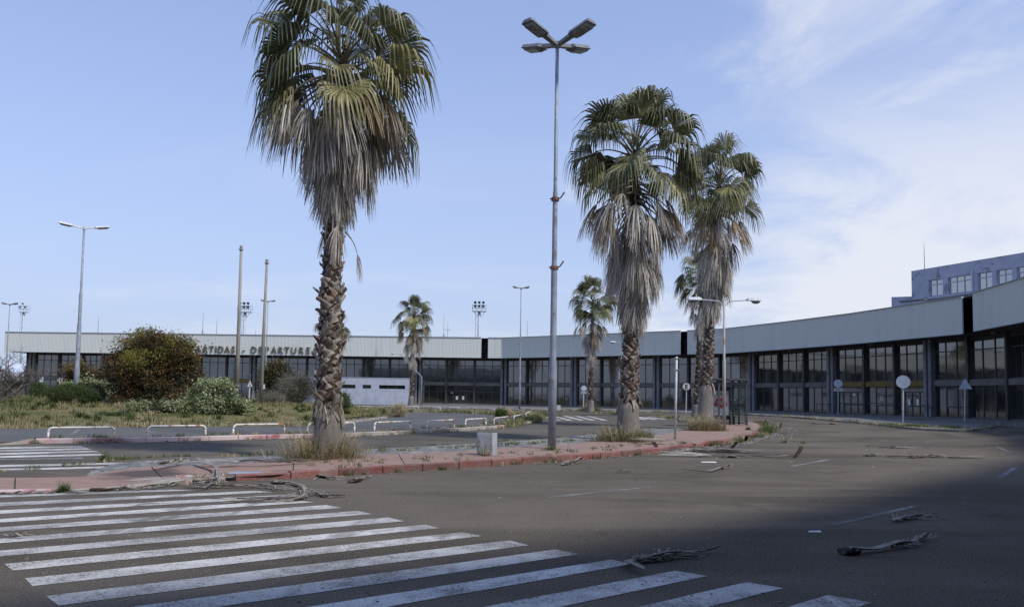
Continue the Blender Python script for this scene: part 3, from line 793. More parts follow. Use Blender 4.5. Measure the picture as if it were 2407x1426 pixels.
for u0, u1 in zip(posts_u, posts_u[1:]):
    a, c = fp(u0), fp(u1); d = (c-a).normalized(); n = Vector((d.y, -d.x, 0)); rz = math.atan2(d.y, d.x)
    ga = .52 if u0 in cols_u else .15; gc = .52 if u1 in cols_u else .15
    a2, c2 = a+d*ga, c-d*gc
    # concrete transom beam
    bm = MB(); bm.wall((a2.x, a2.y), (c2.x, c2.y), BM0, BM1, .34, .06)
    ob = bm.build('transom_beam', M['mustard'] if u0 in must else M['concrete'], bld)
    if u0 in must: ob['label'] = 'transom beam painted faded mustard yellow'
    pl = MB(); pl.wall((a2.x, a2.y), (c2.x, c2.y), .10, SIL-.002, .30, .03); pl.build('plinth', M['concrete'], bld)
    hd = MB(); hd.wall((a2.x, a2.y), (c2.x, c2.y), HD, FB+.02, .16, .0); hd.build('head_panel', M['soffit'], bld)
    window(a2, c2, BM1+.003, HD-.003, [TR], 3)
    if u0 in (786, 853, 915): pass                                   # hidden behind the pale annex
    elif u0 == 1049:
        window(a2, c2, DH+.05, BM0-.003, [], 2); dn = window(a2, c2, .32, DH+.04, [], 4, 'entrance_doors')
    elif u0 in (983, 1115): window(a2, c2, SIL, BM0-.003, [2.10], 3)
    elif u0 in (1959, 2108):
        window(a2, c2, 2.5, BM0-.003, [], 1); dn = window(a2, c2, .32, 2.49, [1.35], 4, 'entrance_doors')
    elif u0 in (531, 2036): window(a2, c2, SIL, BM0-.003, [1.4], 3)
    else: window(a2, c2, SIL, BM0-.003, [], 3)
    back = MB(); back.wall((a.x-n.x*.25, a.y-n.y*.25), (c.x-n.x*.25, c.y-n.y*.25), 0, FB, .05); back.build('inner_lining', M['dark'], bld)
for i, u in enumerate(posts_u):
    p = fp(u); q = fp(posts_u[i+1]) if i+1 < len(posts_u) else p+(p-fp(posts_u[i-1]))
    o = fp(posts_u[i-1]) if i else p-(q-p)
    d = (q-o).normalized(); n = Vector((d.y, -d.x, 0))
    if u in cols_u:
        b = MB()
        for s in (-.30, .30):
            m = p+d*s+n*.16; b.box((m.x, m.y, FB/2+.02), (.34, .62, FB), rz=math.atan2(d.y, d.x))
        b.build('column', M['column'], bld)
        b = MB(); m = p+n*.20; b.tube([(m.x, m.y, .1), (m.x, m.y, FB)], .075, 8); b.build('downpipe', M['black_metal'], bld)
    else:
        b = MB(); m = p+n*.10; b.box((m.x, m.y, FB/2+.02), (.26, .50, FB), rz=math.atan2(d.y, d.x)); b.build('post', M['mullion'], bld)
# the rest of the horseshoe, out of the frame: plain bands of the same glazing
gl, cn, ps = MB(), MB(), MB()
u_last = fp(2480)
ki = next(i for i in range(len(facade)-1) if (facade[i]-u_last).dot(facade[i+1]-u_last) <= 0 and abs((facade[i+1]-facade[i]).normalized().cross((u_last-facade[i]).normalized()).z) < .02)
rest = [u_last]+facade[ki+1:]
for a, c in zip(rest, rest[1:]):
    gl.wall((a.x, a.y), (c.x, c.y), .3, BM0, .04, -.02); gl.wall((a.x, a.y), (c.x, c.y), BM1, HD, .04, -.02)
    cn.wall((a.x, a.y), (c.x, c.y), BM0, BM1, .34, .06); cn.wall((a.x, a.y), (c.x, c.y), 0, .3, .3, .03); cn.wall((a.x, a.y), (c.x, c.y), HD, FB, .2, .0)
    d = c-a; k = max(1, int(d.length/4.2))
    for i in range(k):
        m = a+d*(i/k); nn = Vector((d.y, -d.x, 0)).normalized()*.12; ps.box((m.x+nn.x, m.y+nn.y, FB/2), (.3, .5, FB), rz=math.atan2(d.y, d.x))
gl.build('glazing_band', M['glass'], bld); cn.build('wall_band', M['concrete'], bld); ps.build('post_row', M['mullion'], bld, kind='stuff')
# end pier at the far left
a = fp(75); b = MB(); b.wall((a.x+.25, a.y+10), (a.x+.25, a.y+.3), 0, FB, .4); b.build('end_wall', M['column'], bld)
# notices on the doors
def notice(u, v, w, h, mat=M['paper'], nm='notice'):
    p = fp(u); D = p.y; z = Z(u, v, D); i = max(k for k in range(len(posts_u)-1) if posts_u[k] <= u)
    d = (fp(posts_u[i+1])-fp(posts_u[i])).normalized(); n = Vector((d.y, -d.x, 0))
    b = MB(); b.box((p.x+n.x*.06, p.y+n.y*.06, z), (w, .012, h), rz=math.atan2(d.y, d.x)); return b.build(nm, mat, bld)
notice(1074.5, 934.5, .36, .52); notice(1089, 934.5, .34, .52); notice(1062, 922.5, .28, .14)
notice(2138, 945, .30, .55); notice(2158, 945, .30, .55); notice(2009, 927, .35, .25, M['sign_white']); notice(2073.5, 935, .36, .36, M['sign_white']); notice(2073.5, 935, .20, .20, M['blue_print'])

# raised lettering on the fascia
dg = bpy.context.evaluated_depsgraph_get()
def letter_mesh(ch, size, depth, bold=.02):
    cu = bpy.data.curves.new('letter', 'FONT'); cu.body = ch; cu.size = size; cu.extrude = depth; cu.offset = bold; cu.resolution_u = 3
    cu.align_x = 'CENTER'; o = bpy.data.objects.new('letter_tmp', cu); COL.objects.link(o)
    bpy.context.view_layer.update(); ev = o.evaluated_get(bpy.context.evaluated_depsgraph_get())
    me = bpy.data.meshes.new_from_object(ev); bpy.data.objects.remove(o); bpy.data.curves.remove(cu); return me
LM = {}
for ch, u in zip('PARTIDAS-DEPARTURES', [447, 463.5, 480, 494, 504.5, 516, 531, 545.5, 570, 594, 610, 625, 641, 657, 672, 688.5, 706, 722, 739]):
    if ch not in LM:
        LM[ch] = letter_mesh(ch, 1.40, .07, .014); LM[ch].materials.clear(); LM[ch].materials.append(M['letter'])
    q = hit(u, fas); z = Z(u, 828 if True else 0, q.y)
    q2 = hit(600, fas); z = Z(600, 829.3, q2.y)
    d = (fas[1]-fas[0]).normalized(); n = Vector((d.y, -d.x, 0)); w = worldloc(bld); q = q+n*.14
    put('letter', LM[ch], bld, Matrix.Translation((q.x-w.x, q.y-w.y, z-w.z)) @ Matrix.Rotation(math.atan2(d.y, d.x), 4, 'Z') @ Matrix.Rotation(math.pi/2, 4, 'X') @ Matrix.Diagonal((.92, 1, 1, 1)))

# pale annex in front of the left wing
ax0, ax1 = PD(700, 116.5), PD(961, 116.5)
ann = thing('annex', (ax0.x, ax0.y, 0), 'low pale blue white panelled annex with slit windows in front of the left wing', 'annex')
zt = Z(880, 888, 116.5); zs1, zs0 = Z(880, 904.3, 116.5), Z(880, 913.2, 116.5)
slits = [(798, 836), (852.5, 872.5), (891, 952.5)]
edges = sorted([700, 723, 746, 769, 792, 815, 838, 861, 884, 907, 930, 961])
for u0, u1 in zip(edges, edges[1:]):
    b = MB(); a, c = PD(u0, 116.5), PD(u1, 116.5); c = c-Vector((.015, 0, 0))
    b.wall((a.x, a.y), (c.x, c.y), .1, zs0, .12)
    b.wall((a.x, a.y), (c.x, c.y), zs1, zt, .12)
    # between the slits the panel is whole
    cuts_ = [u0]+[x for s in slits for x in s if u0 < x < u1]+[u1]
    for x0, x1 in zip(cuts_, cuts_[1:]):
        m = (x0+x1)/2
        if not any(s0 < m < s1 for s0, s1 in slits):
            aa, cc = PD(x0, 116.5), PD(x1, 116.5); b.wall((aa.x, aa.y), (cc.x-(.015 if x1 == u1 else 0), cc.y), zs0, zs1, .12)
    b.build('wall_panel', M['annex'], ann)
for s0, s1 in slits:
    b = MB(); a, c = PD(s0, 116.62), PD(s1, 116.62)
    b.wall((a.x, a.y), (c.x, c.y), zs0, zs1, .03); w = b.build('slit_window', M['glass'], ann)
    b = MB(); L = (c-a).length; k = max(1, round(L/1.1))
    for i in range(1, k): b.box((a.x+L*i/k, a.y-.03, (zs0+zs1)/2), (.07, .05, zs1-zs0))
    b.box(((a.x+c.x)/2, a.y-.03, zs0+.03), (L, .05, .05)); b.build('frame', M['mullion'], w)
b = MB(); b.box(((ax0.x+ax1.x)/2, 118.2, zt+.02), (ax1.x-ax0.x+.2, 3.6, .07)); b.build('roof', M['annex'], ann)
b = MB(); b.box((ax1.x+.05, 118.3, zt/2), (.1, 3.4, zt-.05)); b.build('end_panel', M['annex'], ann)

# pavement in front of the terminal, with its kerb
def strip(name, mat, A, B, za, zb, skirt=True):
    b = MB()
    for i in range(len(A)-1):
        b.quad((A[i].x, A[i].y, za), (A[i+1].x, A[i+1].y, za), (B[i+1].x, B[i+1].y, zb), (B[i].x, B[i].y, zb))
        if skirt: b.quad((A[i].x, A[i].y, -.02), (A[i+1].x, A[i+1].y, -.02), (A[i+1].x, A[i+1].y, za), (A[i].x, A[i].y, za))
    return b.build(name, mat, kind='structure')
wk = [(-420, 957), (0, 953), (400, 955), (700, 957), (950, 960), (1150, 962.5), (1250, 964.5), (1372, 966.5), (1500, 968.5), (1560, 969.5), (1700, 973), (1760, 976), (1880, 982.5), (1965, 991), (2049, 998), (2129, 1007.5), (2200, 1013), (2259, 1014.5), (2300, 1011), (2340, 1005)]
wkw = smooth_line([G(*p) for p in wk], 4)
outer_w = even(wkw, 80)
fin = even([p for p in [fp(u) for u in (75, 245, 412, 593, 786, 983, 1185, 1351, 1545, 1772, 1959, 2190, 2281)]], 80)
fin[0] = PD(-420, 125)
strip('terminal_pavement', M['walk'], outer_w, [p+Vector((0, .0, 0)) for p in fin], .11, .115)
near = offs(.9)
nn_ = even([near[i] for i in range(len(near)) if 0 <= i <= 13], 90); ff_ = even([facade[i] for i in range(14)], 90)
strip('terminal_step', M['concrete'], nn_, ff_, .26, .27)
kerb('terminal_kerb', [p for p in outer_w if p.x > G(1250, 964).x], [M['old_kerb']], .16, .125, 'old yellowish kerb along the terminal pavement')

# blue-grey control block rising behind the right wing
c0, c1 = PD(2147, 92), PD(2440, 78.5)
cbk = thing('control_block', (c0.x, c0.y, 0), 'blue grey rendered block with square windows rising behind the right wing', 'building')
cd = (c1-c0).normalized(); cn_ = Vector((cd.y, -cd.x, 0)); crz = math.atan2(cd.y, cd.x)
ztop = Z(2147, 637, 92)
def cpt(u):                              # plan point on the block's face
    d = _ray(u, 680); d2 = Vector((d.x, d.y, 0)); e = cd; den_ = d2.x*(-e.y)+d2.y*e.x; t = (c0.x*(-e.y)+c0.y*e.x)/den_; return d2*t
wins = [(2183, 2216), (2229, 2283), (2298, 2333), (2343, 2380), (2391, 2425)]
pw = cpt(2183); wz1, wz0 = Z(2200, 656.5, cpt(2200).y), Z(2200, 694.5, cpt(2200).y)
b = MB(); far = c0+cd*26
b.wall((c0.x, c0.y), (far.x, far.y), wz1, ztop, .4, -.2); b.wall((c0.x, c0.y), (far.x, far.y), 8, wz0, .4, -.2)
xs_ = [c0]+[q for w0, w1 in wins for q in (cpt(w0), cpt(w1))]+[far]
for i in range(0, len(xs_), 2): b.wall((xs_[i].x, xs_[i].y), (xs_[i+1].x, xs_[i+1].y), wz0, wz1, .4, -.2)
b.wall((c0.x-cn_.x*14, c0.y-cn_.y*14), (c0.x-cn_.x*.4, c0.y-cn_.y*.4), 8, ztop, .4, -.2)
b.build('wall', M['tower_wall'], cbk)
b = MB(); r0, r1 = c0-cn_*.1, far-cn_*.1; b.quad((r0.x, r0.y, ztop-.1), (r1.x, r1.y, ztop-.1), (r1.x-cn_.x*14, r1.y-cn_.y*14, ztop-.1), (r0.x-cn_.x*14, r0.y-cn_.y*14, ztop-.1)); b.build('roof', M['concrete'], cbk)
b = MB(); s0 = cpt(2172); b.wall((s0.x, s0.y), (far.x, far.y), wz0-.34, wz0-.12, .5, .1); b.build('sill_ledge', M['tower_wall'], cbk)
sky_glass = NT('sky_reflecting_glass'); sky_glass.b.inputs['IOR'].default_value = 2.6
M['glass2'] = sky_glass.out((.10, .115, .125), .06, spec=.9)
gu2 = MB(); gu2.box((0, 0, 0), (1, .03, 1)); gm2 = gu2.mesh('pane', M['glass2'])
for w0, w1 in wins:
    a, c = cpt(w0)-cn_*.22, cpt(w1)-cn_*.22; L = (c-a).length; k = 3 if w0 == 2229 else 2; b = MB()
    def bar(x0, x1, z0, z1): b.box(a+cd*((x0+x1)/2)+Vector((0, 0, (z0+z1)/2)), (x1-x0, .10, z1-z0), rz=crz)
    zm = wz1-(wz1-wz0)*.30
    bar(0, L, wz1-.06, wz1); bar(0, L, wz0, wz0+.06); bar(0, .06, wz0+.06, wz1-.06); bar(L-.06, L, wz0+.06, wz1-.06)
    for i in range(1, k): bar(L*i/k-.03, L*i/k+.03, wz0+.06, wz1-.06)
    for i in range(k): bar(L*i/k+.06, L*(i+1)/k-.06, zm-.05, zm+.05)
    w = b.build('window', M['tower_steel'], cbk)
    for i in range(k):
        for z0, z1 in ((wz0+.04, zm-.03), (zm+.03, wz1-.04)):
            m = a-cn_*.03+cd*(L*(i+.5)/k); wl = worldloc(w)
            put('pane', gm2, w, Matrix.Translation((m.x-wl.x, m.y-wl.y, (z0+z1)/2-wl.z)) @ Matrix.Rotation(crz+rl.uniform(-.02, .02), 4, 'Z') @ Matrix.Diagonal((L/k-.04, 1, z1-z0, 1)))
q = cpt(2287)+cn_*.12; b = MB(); b.tube([(q.x, q.y, Z(2287, 690, q.y)), (q.x, q.y, Z(2287, 634, q.y))], .09, 8); b.build('vent_pipe', M['lamp_white'], cbk)
l0, l1 = PD(2099, 93.5), c0-cn_*1.0
b = MB(); zl = Z(2099, 698, 93.5); b.wall((l0.x, l0.y), (l1.x, l1.y), 8, zl, .4, -.2); b.wall((l0.x-cn_.x*9, l0.y-cn_.y*9), (l0.x-cn_.x*.4, l0.y-cn_.y*.4), 8, zl, .4, -.2)
b.build('parapet', M['tower_wall'], cbk)
b = MB(); l2, l3 = PD(2120, 90.0), PD(2180, 87.5); zz = Z(2120, 711, 90); b.wall((l2.x, l2.y), (l3.x, l3.y), zz, zz+.16, .6); b.build('ledge', M['concrete'], cbk)
# ------------------------------------------------------------------ street lamps, poles, masts
def lamp_head(mb_shell, mb_lens, o, az, r0, r1, rise, w=.34, h=.065):
    d = Vector((math.cos(az), math.sin(az), 0)); s = Vector((-d.y, d.x, 0)); up = Vector((0, 0, 1))
    ax = (d*(r1-r0)+up*rise).normalized(); nn = s.cross(ax); nn = nn if nn.z > 0 else -nn
    def sec(t, ww, z0, z1):
        c = o+d*r0+ax*t; return [c-s*ww/2+nn*z0, c+s*ww/2+nn*z0, c+s*ww*.36+nn*z1, c-s*ww*.36+nn*z1]
    L = r1-r0; S = [sec(0, .13, -.05, .05), sec(L*.40, .18, -.05, .06), sec(L*.44, w, -.05, .06), sec(L*.97, w, -.05, .06), sec(L, w*.9, -.05, .05)]
    vs = [p for q in S for p in q]; fs = [(3, 2, 1, 0)]
    for i in range(len(S)-1):
        for k in range(4): fs.append((4*i+k, 4*i+(k+1) % 4, 4*i+4+(k+1) % 4, 4*i+4+k))
    fs.append(tuple(4*(len(S)-1)+k for k in range(4))); mb_shell.add(vs, fs)
    def sl(t, ww, z):
        c = o+d*r0+ax*t; return [c-s*ww/2+nn*z, c+s*ww/2+nn*z]
    T = [sl(L*.47, w*.86, -.055), sl(L*.95, w*.86, -.055)]; Bm = [sl(L*.55, w*.66, -.055-h), sl(L*.91, w*.7, -.055-h)]
    q = T[0]+T[1]+Bm[0]+Bm[1]
    mb_lens.add(q, [(0, 2, 6, 4), (2, 3, 7, 6), (3, 1, 5, 7), (1, 0, 4, 5), (4, 6, 7, 5)])
def street_lamp(u, v, D, label, base=None, azs=(0, math.pi), r=1.3, rise=.26, z0=0., rpole=(.11, .055), steps=((.0, 1.), ), mat='galv', w=.34, shell='lamp_shell', clamps=(), group='double headed street lamps', leanfix=True):
    top = AT(u, v, D); bx = top.x if base is None else base.x; by = D if base is None else base.y
    t = thing('street_lamp', (bx, by, z0), label, 'street lamp', group)
    H = top.z-z0; o = Vector((bx, by, z0)); e = Vector((top.x, D, top.z))
    b = MB(); pts, rs = [], []
    prof = [(0, rpole[0]), (.20, rpole[0]), (.215, rpole[0]*.80), (.44, rpole[0]*.78), (.455, rpole[0]*.64), (.62, rpole[0]*.62), (.635, rpole[1]*1.05), (1, rpole[1])]
    for k, q in prof: pts.append(o+(e-o)*k); rs.append(q)
    b.tube(pts, rs, 12); b.build('pole', M[mat], t, smooth=True)
    for az in azs:
        s, l = MB(), MB(); lamp_head(s, l, e, az, .03, r, rise, w)
        hd = s.build('lamp_head', M[shell], t); l.build('lens', M['lens'], hd)
    b = MB(); b.disc(e+Vector((0, 0, .0)), (0, 0, 1), rpole[1]*1.6, .18, 10); b.build('hub', M[shell], t)
    for k in clamps:
        q = o+(e-o)*k; b = MB(); b.disc(q, (0, 0, 1), rpole[0]*1.05, .09, 10)
        b.tube([q, q+Vector((.15, -.09, .02))], .018, 6); b.tube([q+Vector((.15, -.09, .02)), q+Vector((.26, -.15, .18))], .020, 6); b.tube([q, q+Vector((-.15, .04, .02))], .018, 6)
        b.build('clamp', M['rust'], t)
    return t
cb_ = G(1297, 1054, .13)
street_lamp(1310, 106, cb_.y, 'tall four headed street lamp on the red island', base=cb_, azs=[rad(a) for a in (45, 135, 225, 315)], r=1.33, rise=.30, z0=.12, rpole=(.115, .052), clamps=(.44, .61), w=.42, group=None)
street_lamp(198, 536, 54.4, 'tall double headed street lamp behind the round green bush', azs=(rad(205), rad(25)), r=1.55, rise=.24, z0=mz(AT(198, 536, 54.4).x, 54.4), rpole=(.17, .07), w=.42, shell='lamp_white')
for (u, v, D, az, lb) in [(23, 716, 92, 5, 'double headed street lamp above the bare tree at the far left'), (630, 709, 97, 15, 'double headed street lamp just right of the two bare poles'), (1225, 678, 82, 0, 'double headed street lamp in front of the terminal, left of the four headed lamp')]:
    p = AT(u, v, D); zz = .1 if u > 1000 else max(0, mz(p.x, D)); street_lamp(u, v, D, lb, azs=(rad(az), rad(180+az)), r=.88, rise=.22, z0=zz, rpole=(.10, .05), w=.40)

def arm_lamp(u, v, D, ub, vb, label, span, mat, zoff=.12, heads=(-1, 1), rp=.075, group='lamps with two straight side arms'):
    base = G(ub, vb, zoff); top = AT(u, v, base.y if D is None else D); D_ = top.y
    t = thing('street_lamp', (base.x, D_, zoff), label, 'street lamp', group)
    o = Vector((base.x, D_, zoff)); b = MB(); H = top.z-zoff
    b.tube([o, o+Vector((0, 0, H*.54)), o+Vector((0, 0, H*.55)), Vector((top.x, D_, top.z))], [rp, rp, rp*.75, rp*.7], 10); b.build('pole', M[mat], t, smooth=True)
    for s in heads:
        b = MB(); e = Vector((top.x+s*span*.60, D_, top.z+.05)); b.tube([Vector((top.x, D_, top.z-.3)), Vector((top.x+s*.25, D_, top.z-.02)), e], .028, 6); arm = b.build('arm', M['tower_steel'], t)
        b = MB(); L = span*.40
        vs = []; prof = [(0, .06, .05), (.06, .11, .10), (L*.5, .14, .11), (L*.9, .13, .10), (L, .05, .04)]
        for x, w, h in prof: vs += [(e.x+s*x, e.y-w, e.z-.03), (e.x+s*x, e.y+w, e.z-.03), (e.x+s*x, e.y+w*.6, e.z+h), (e.x+s*x, e.y-w*.6, e.z+h)]
        fs = [(0, 1, 2, 3)]+[(4*i+k, 4*i+(k+1) % 4, 4*i+4+(k+1) % 4, 4*i+4+k) for i in range(4) for k in range(4)]+[(19, 18, 17, 16)]
        b.add(vs, fs); hd = b.build('lamp_head', M['lamp_white'], t, smooth=False)
        b = MB(); c = Vector((e.x+s*L*.62, e.y, e.z-.035)); n = 10; ring = []
        for k in range(3):
            rr_ = (1, .8, .35)[k]; zz = (0, -.09, -.13)[k]; ring += [(c.x+math.cos(2*math.pi*i/n)*L*.32*rr_, c.y+math.sin(2*math.pi*i/n)*.11*rr_, c.z+zz) for i in range(n)]
        b.add(ring, [(k*n+i, k*n+(i+1) % n, (k+1)*n+(i+1) % n, (k+1)*n+i) for k in range(2) for i in range(n)]+[tuple(range(2*n, 3*n))]); b.build('lens', M['lens'], hd, smooth=True)
    return t
rp_ = arm_lamp(1702, 707, None, 1702.5, 1011, 'rusty lamp post with two straight arms beside the bus shelter', 1.78, 'rust_pole')
b = MB(); q = Vector((rp_.location.x, rp_.location.y, 0)); zz = Z(1700, 794, q.y); b.tube([(q.x, q.y, zz), (q.x-.55, q.y, zz)], .018, 5); b.build('side_bracket', M['galv'], rp_)
arm_lamp(1466, 805, 92, 1466, 966, 'pale two armed lamp rising behind the second largest palm', 1.55, 'galv')
arm_lamp(940, 831, 113, 940, 957, 'thin one armed lamp in front of the pale annex', 1.25, 'galv', heads=(-1,))

# bare flag poles
for (u, vt, ub, vb, D, lb) in [(567, 581, 555.5, 949, 61, 'taller left one of two bare concrete poles'), (627.5, 613, 612.5, 949, 63, 'shorter right one of two bare concrete poles')]:
    top = AT(u, vt, D); bs = AT(ub, vb, D); zb = mz(bs.x, D)
    t = thing('pole', (bs.x, D, zb), lb, 'pole', 'bare concrete poles'); o = Vector((bs.x, D, zb-.1)); e = Vector(top)
    b = MB(); b.tube([o, o+(e-o)*.48, o+(e-o)*.485, e], [.17, .135, .13, .095], 12); b.build('shaft', M['pole_conc'], t, smooth=True)
    b = MB(); b.disc(e-Vector((0, 0, .18)), (0, 0, 1), .17, .08, 12); b.disc(e+Vector((0, 0, .03)), (0, 0, 1), .12, .16, 12); b.build('cap', M['pole_conc'], t)
    if u > 600:
        q = o+(e-o)*.13; b = MB(); b.box((q.x+.22, q.y-.05, q.z), (.12, .1, .35)); b.build('junction_box', M['lamp_white'], t)
# floodlight masts beyond the terminal
def mast(u, v, D, wpx, label, n=3):
    c = AT(u, v, D); t = thing('floodlight_mast', (c.x, D, 0), label, 'floodlight mast', 'floodlight masts beyond the terminal roof')
    s = D/1900.0; W = wpx*s; zp = Z(u, v+23, D); zr = Z(u, v+8, D)
    b = MB(); b.tube([(c.x, D, 0), (c.x, D, zp)], [W*.13, W*.11], 10); b.build('column', M['tower_steel'], t, smooth=True)
    b = MB()
    b.box((c.x, D, zp+.05), (W, W*.5, .12))
    for zz in (zr, (zr+zp)/2):
        for y in (-W*.25, W*.25): b.tube([(c.x-W/2, D+y, zz), (c.x+W/2, D+y, zz)], .045, 5)
        for x in (-W/2, W/2): b.tube([(c.x+x, D-W*.25, zz), (c.x+x, D+W*.25, zz)], .045, 5)
    for i in range(4):
        for y in (-W*.25, W*.25): b.tube([(c.x-W/2+W*i/3, D+y, zp), (c.x-W/2+W*i/3, D+y, zr)], .045, 5)
    for x in (-1, 1): b.tube([(c.x+x*W*.42, D, zp), (c.x+x*W*.08, D, zp-W*.42)], .05, 5)
    b.build('platform', M['tower_steel'], t)
    b = MB(); lx = c.x-W*.26
    for y in (-.2, .2): b.tube([(lx, D+y*2, 8), (lx, D+y*2, zp)], .04, 4)
    k = 8
    while k < zp: b.tube([(lx-.05, D-.4, k), (lx-.05, D+.4, k)], .03, 4); b.tube([(lx, D, k), (c.x, D, k)], .02, 4); k += 1.5
    b.build('ladder', M['tower_steel'], t)
    for row, zz in enumerate((zr+.55, zr-.35)):
        for i in range(n):
            x = c.x-W*.30+W*.6*i/max(1, n-1) if n > 1 else c.x
            if n == 2 and row == 0: x = c.x; 
            if n == 2 and row == 0 and i: continue
            b = MB(); m_ = Matrix.Rotation(rad(28), 3, 'X'); b.box((x, D-W*.3, zz), (W*.18, W*.12, W*.13), M=m_); b.tube([(x, D-W*.25, zz), (x, D-W*.2, zz-.5)], .05, 4)
            b.build('floodlight', M['steel_dark'], t)
mast(1127, 709, 190, 32, 'six light floodlight mast left of the four headed lamp')
mast(577, 711, 190, 31, 'floodlight mast half hidden by the taller bare pole')
mast(57, 711, 205, 20, 'narrow floodlight mast at the far left', 2)
# thin roof antennas
for i, (u, vt, vb, D, lb) in enumerate([(232, 744, 786, 128, 'thin rod antenna on the roof left of the big brown bush'), (478, 735, 786, 128, 'left one of a pair of rod antennas above the big brown bush'), (510, 750, 788, 128, 'right one of a pair of rod antennas above the big brown bush'),
                                 (601, 776, 790, 128, 'short rod antenna between the two bare poles'), (1044, 741, 795, 128, 'taller rod antenna beside the six light mast'), (1053, 755, 795, 128, 'cross shaped rod antenna nearest the six light mast'),
                                 (1239.5, 752, 795, 122, 'rod antenna right of the double headed lamp'), (2172, 573, 640, 94, 'tall rod antenna on the blue grey block')]):
    a = AT(u, vt, D); zb = Z(u, vb+4, D); t = thing('antenna', (a.x, D, zb), lb, 'antenna', 'rod antennas on the roofs')
    b = MB(); b.tube([(a.x, D, zb-.6), (a.x, D, (a.z+zb)/2), (a.x, D, a.z)], [.05, .04, .022], 6); b.build('mast', M['galv'], t)
    if '1053' in str(u): b = MB(); b.tube([(a.x-.5, D, zb+(a.z-zb)*.55), (a.x+.5, D, zb+(a.z-zb)*.55)], .03, 5); b.build('crossbar', M['galv'], t)
    if u in (1044, 478):
        b = MB()
        for s in (-.15, .15): b.tube([(a.x+s, D, zb-.4), (a.x+s*.6, D, zb+(a.z-zb)*.25)], .025, 4)
        for k in range(4): b.tube([(a.x-.15, D, zb+.2*k), (a.x+.15, D, zb+.2*k+.2)], .018, 4)
        b.build('lattice', M['galv'], t)

# ------------------------------------------------------------------ signs
def post_thing(name, ub, vb, zb, label, cat, group=None):
    p = G(ub, vb, zb); return thing(name, (p.x, p.y, zb), label, cat, group), p
def round_sign(ub, vb, uc, vc, rpx, label, mat, zb=.11, plate=None, glyph=None, rim=None):
    t, p = post_thing('road_sign', ub, vb, zb, label, 'road sign', 'road signs on thin posts')
    c = AT(uc, vc, p.y); r = rpx*p.y/1900
    b = MB(); b.tube([(p.x, p.y, zb-.03), (c.x, p.y, c.z+r*.5)], .045, 8); b.build('post', M['lamp_white'], t)
    nrm = Vector((-p.x, -p.y, 0)).normalized(); cc = Vector((c.x, p.y, c.z))+nrm*.07
    b = MB(); b.disc(cc, nrm, r, .03, 28); b.build('face', M[mat], t)
    sx_ = Vector((-nrm.y, nrm.x, 0)); sx_ = sx_ if sx_.x > 0 else -sx_
    if rim:
        b = MB(); n = 28
        vs = [cc+nrm*.02+(sx_*math.cos(2*math.pi*i/n)+Vector((0, 0, 1))*math.sin(2*math.pi*i/n))*r*k for k in (1.0, .86) for i in range(n)]
        b.add(vs, [(i, (i+1) % n, n+(i+1) % n, n+i) for i in range(n)]); b.build('rim', M[rim], t)
    if glyph:
        me = letter_mesh(glyph, r*1.5, .008, r*.035); me.materials.clear(); me.materials.append(M['black_print'])
        q = cc+nrm*.03-Vector((0, 0, r*.52)); ob = put('letter', me, t)
        Mx = Matrix(((sx_.x, 0, nrm.x, q.x-t.location.x), (sx_.y, 0, nrm.y, q.y-t.location.y), (0, 1, 0, q.z-t.location.z), (0, 0, 0, 1))); ob.matrix_basis = Mx
    if plate:
        b = MB(); q = Vector((c.x, p.y, Z(uc, plate[0], p.y)))+nrm*.07; b.box(q, (plate[1]*p.y/1900, .02, plate[2]*p.y/1900), rz=math.atan2(sx_.y, sx_.x)); pl = b.build('plate', M['sign_white'], t)
        b = MB()
        for k, w in ((.16, .8), (-.16, .66)): b.box(q+nrm*.015+Vector((0, 0, plate[2]*p.y/1900*k)), (plate[1]*p.y/1900*w, .006, plate[2]*p.y/1900*.16), rz=math.atan2(sx_.y, sx_.x))
        b.build('print', M['steel_dark'], pl)
    return t
round_sign(2122.5, 996, 2123, 897, 15.2, 'largest round blank grey sign in front of the right wing doors', 'sign_back', zb=.0)
round_sign(1970, 976.5, 1970, 901, 9.6, 'round blank grey sign with a small plate below, at the right wing', 'sign_back', plate=(915.5, 19, 7))
round_sign(1371, 962, 1372.5, 912, 6.2, 'small round blank sign by the far palm right of the four headed lamp', 'sign_back', plate=(922, 10, 4.5))
round_sign(1612.5, 970, 1613.5, 908, 9.6, 'round no parking sign with a black letter E and a rusty rim', 'sign_white', glyph='E', rim='rust')
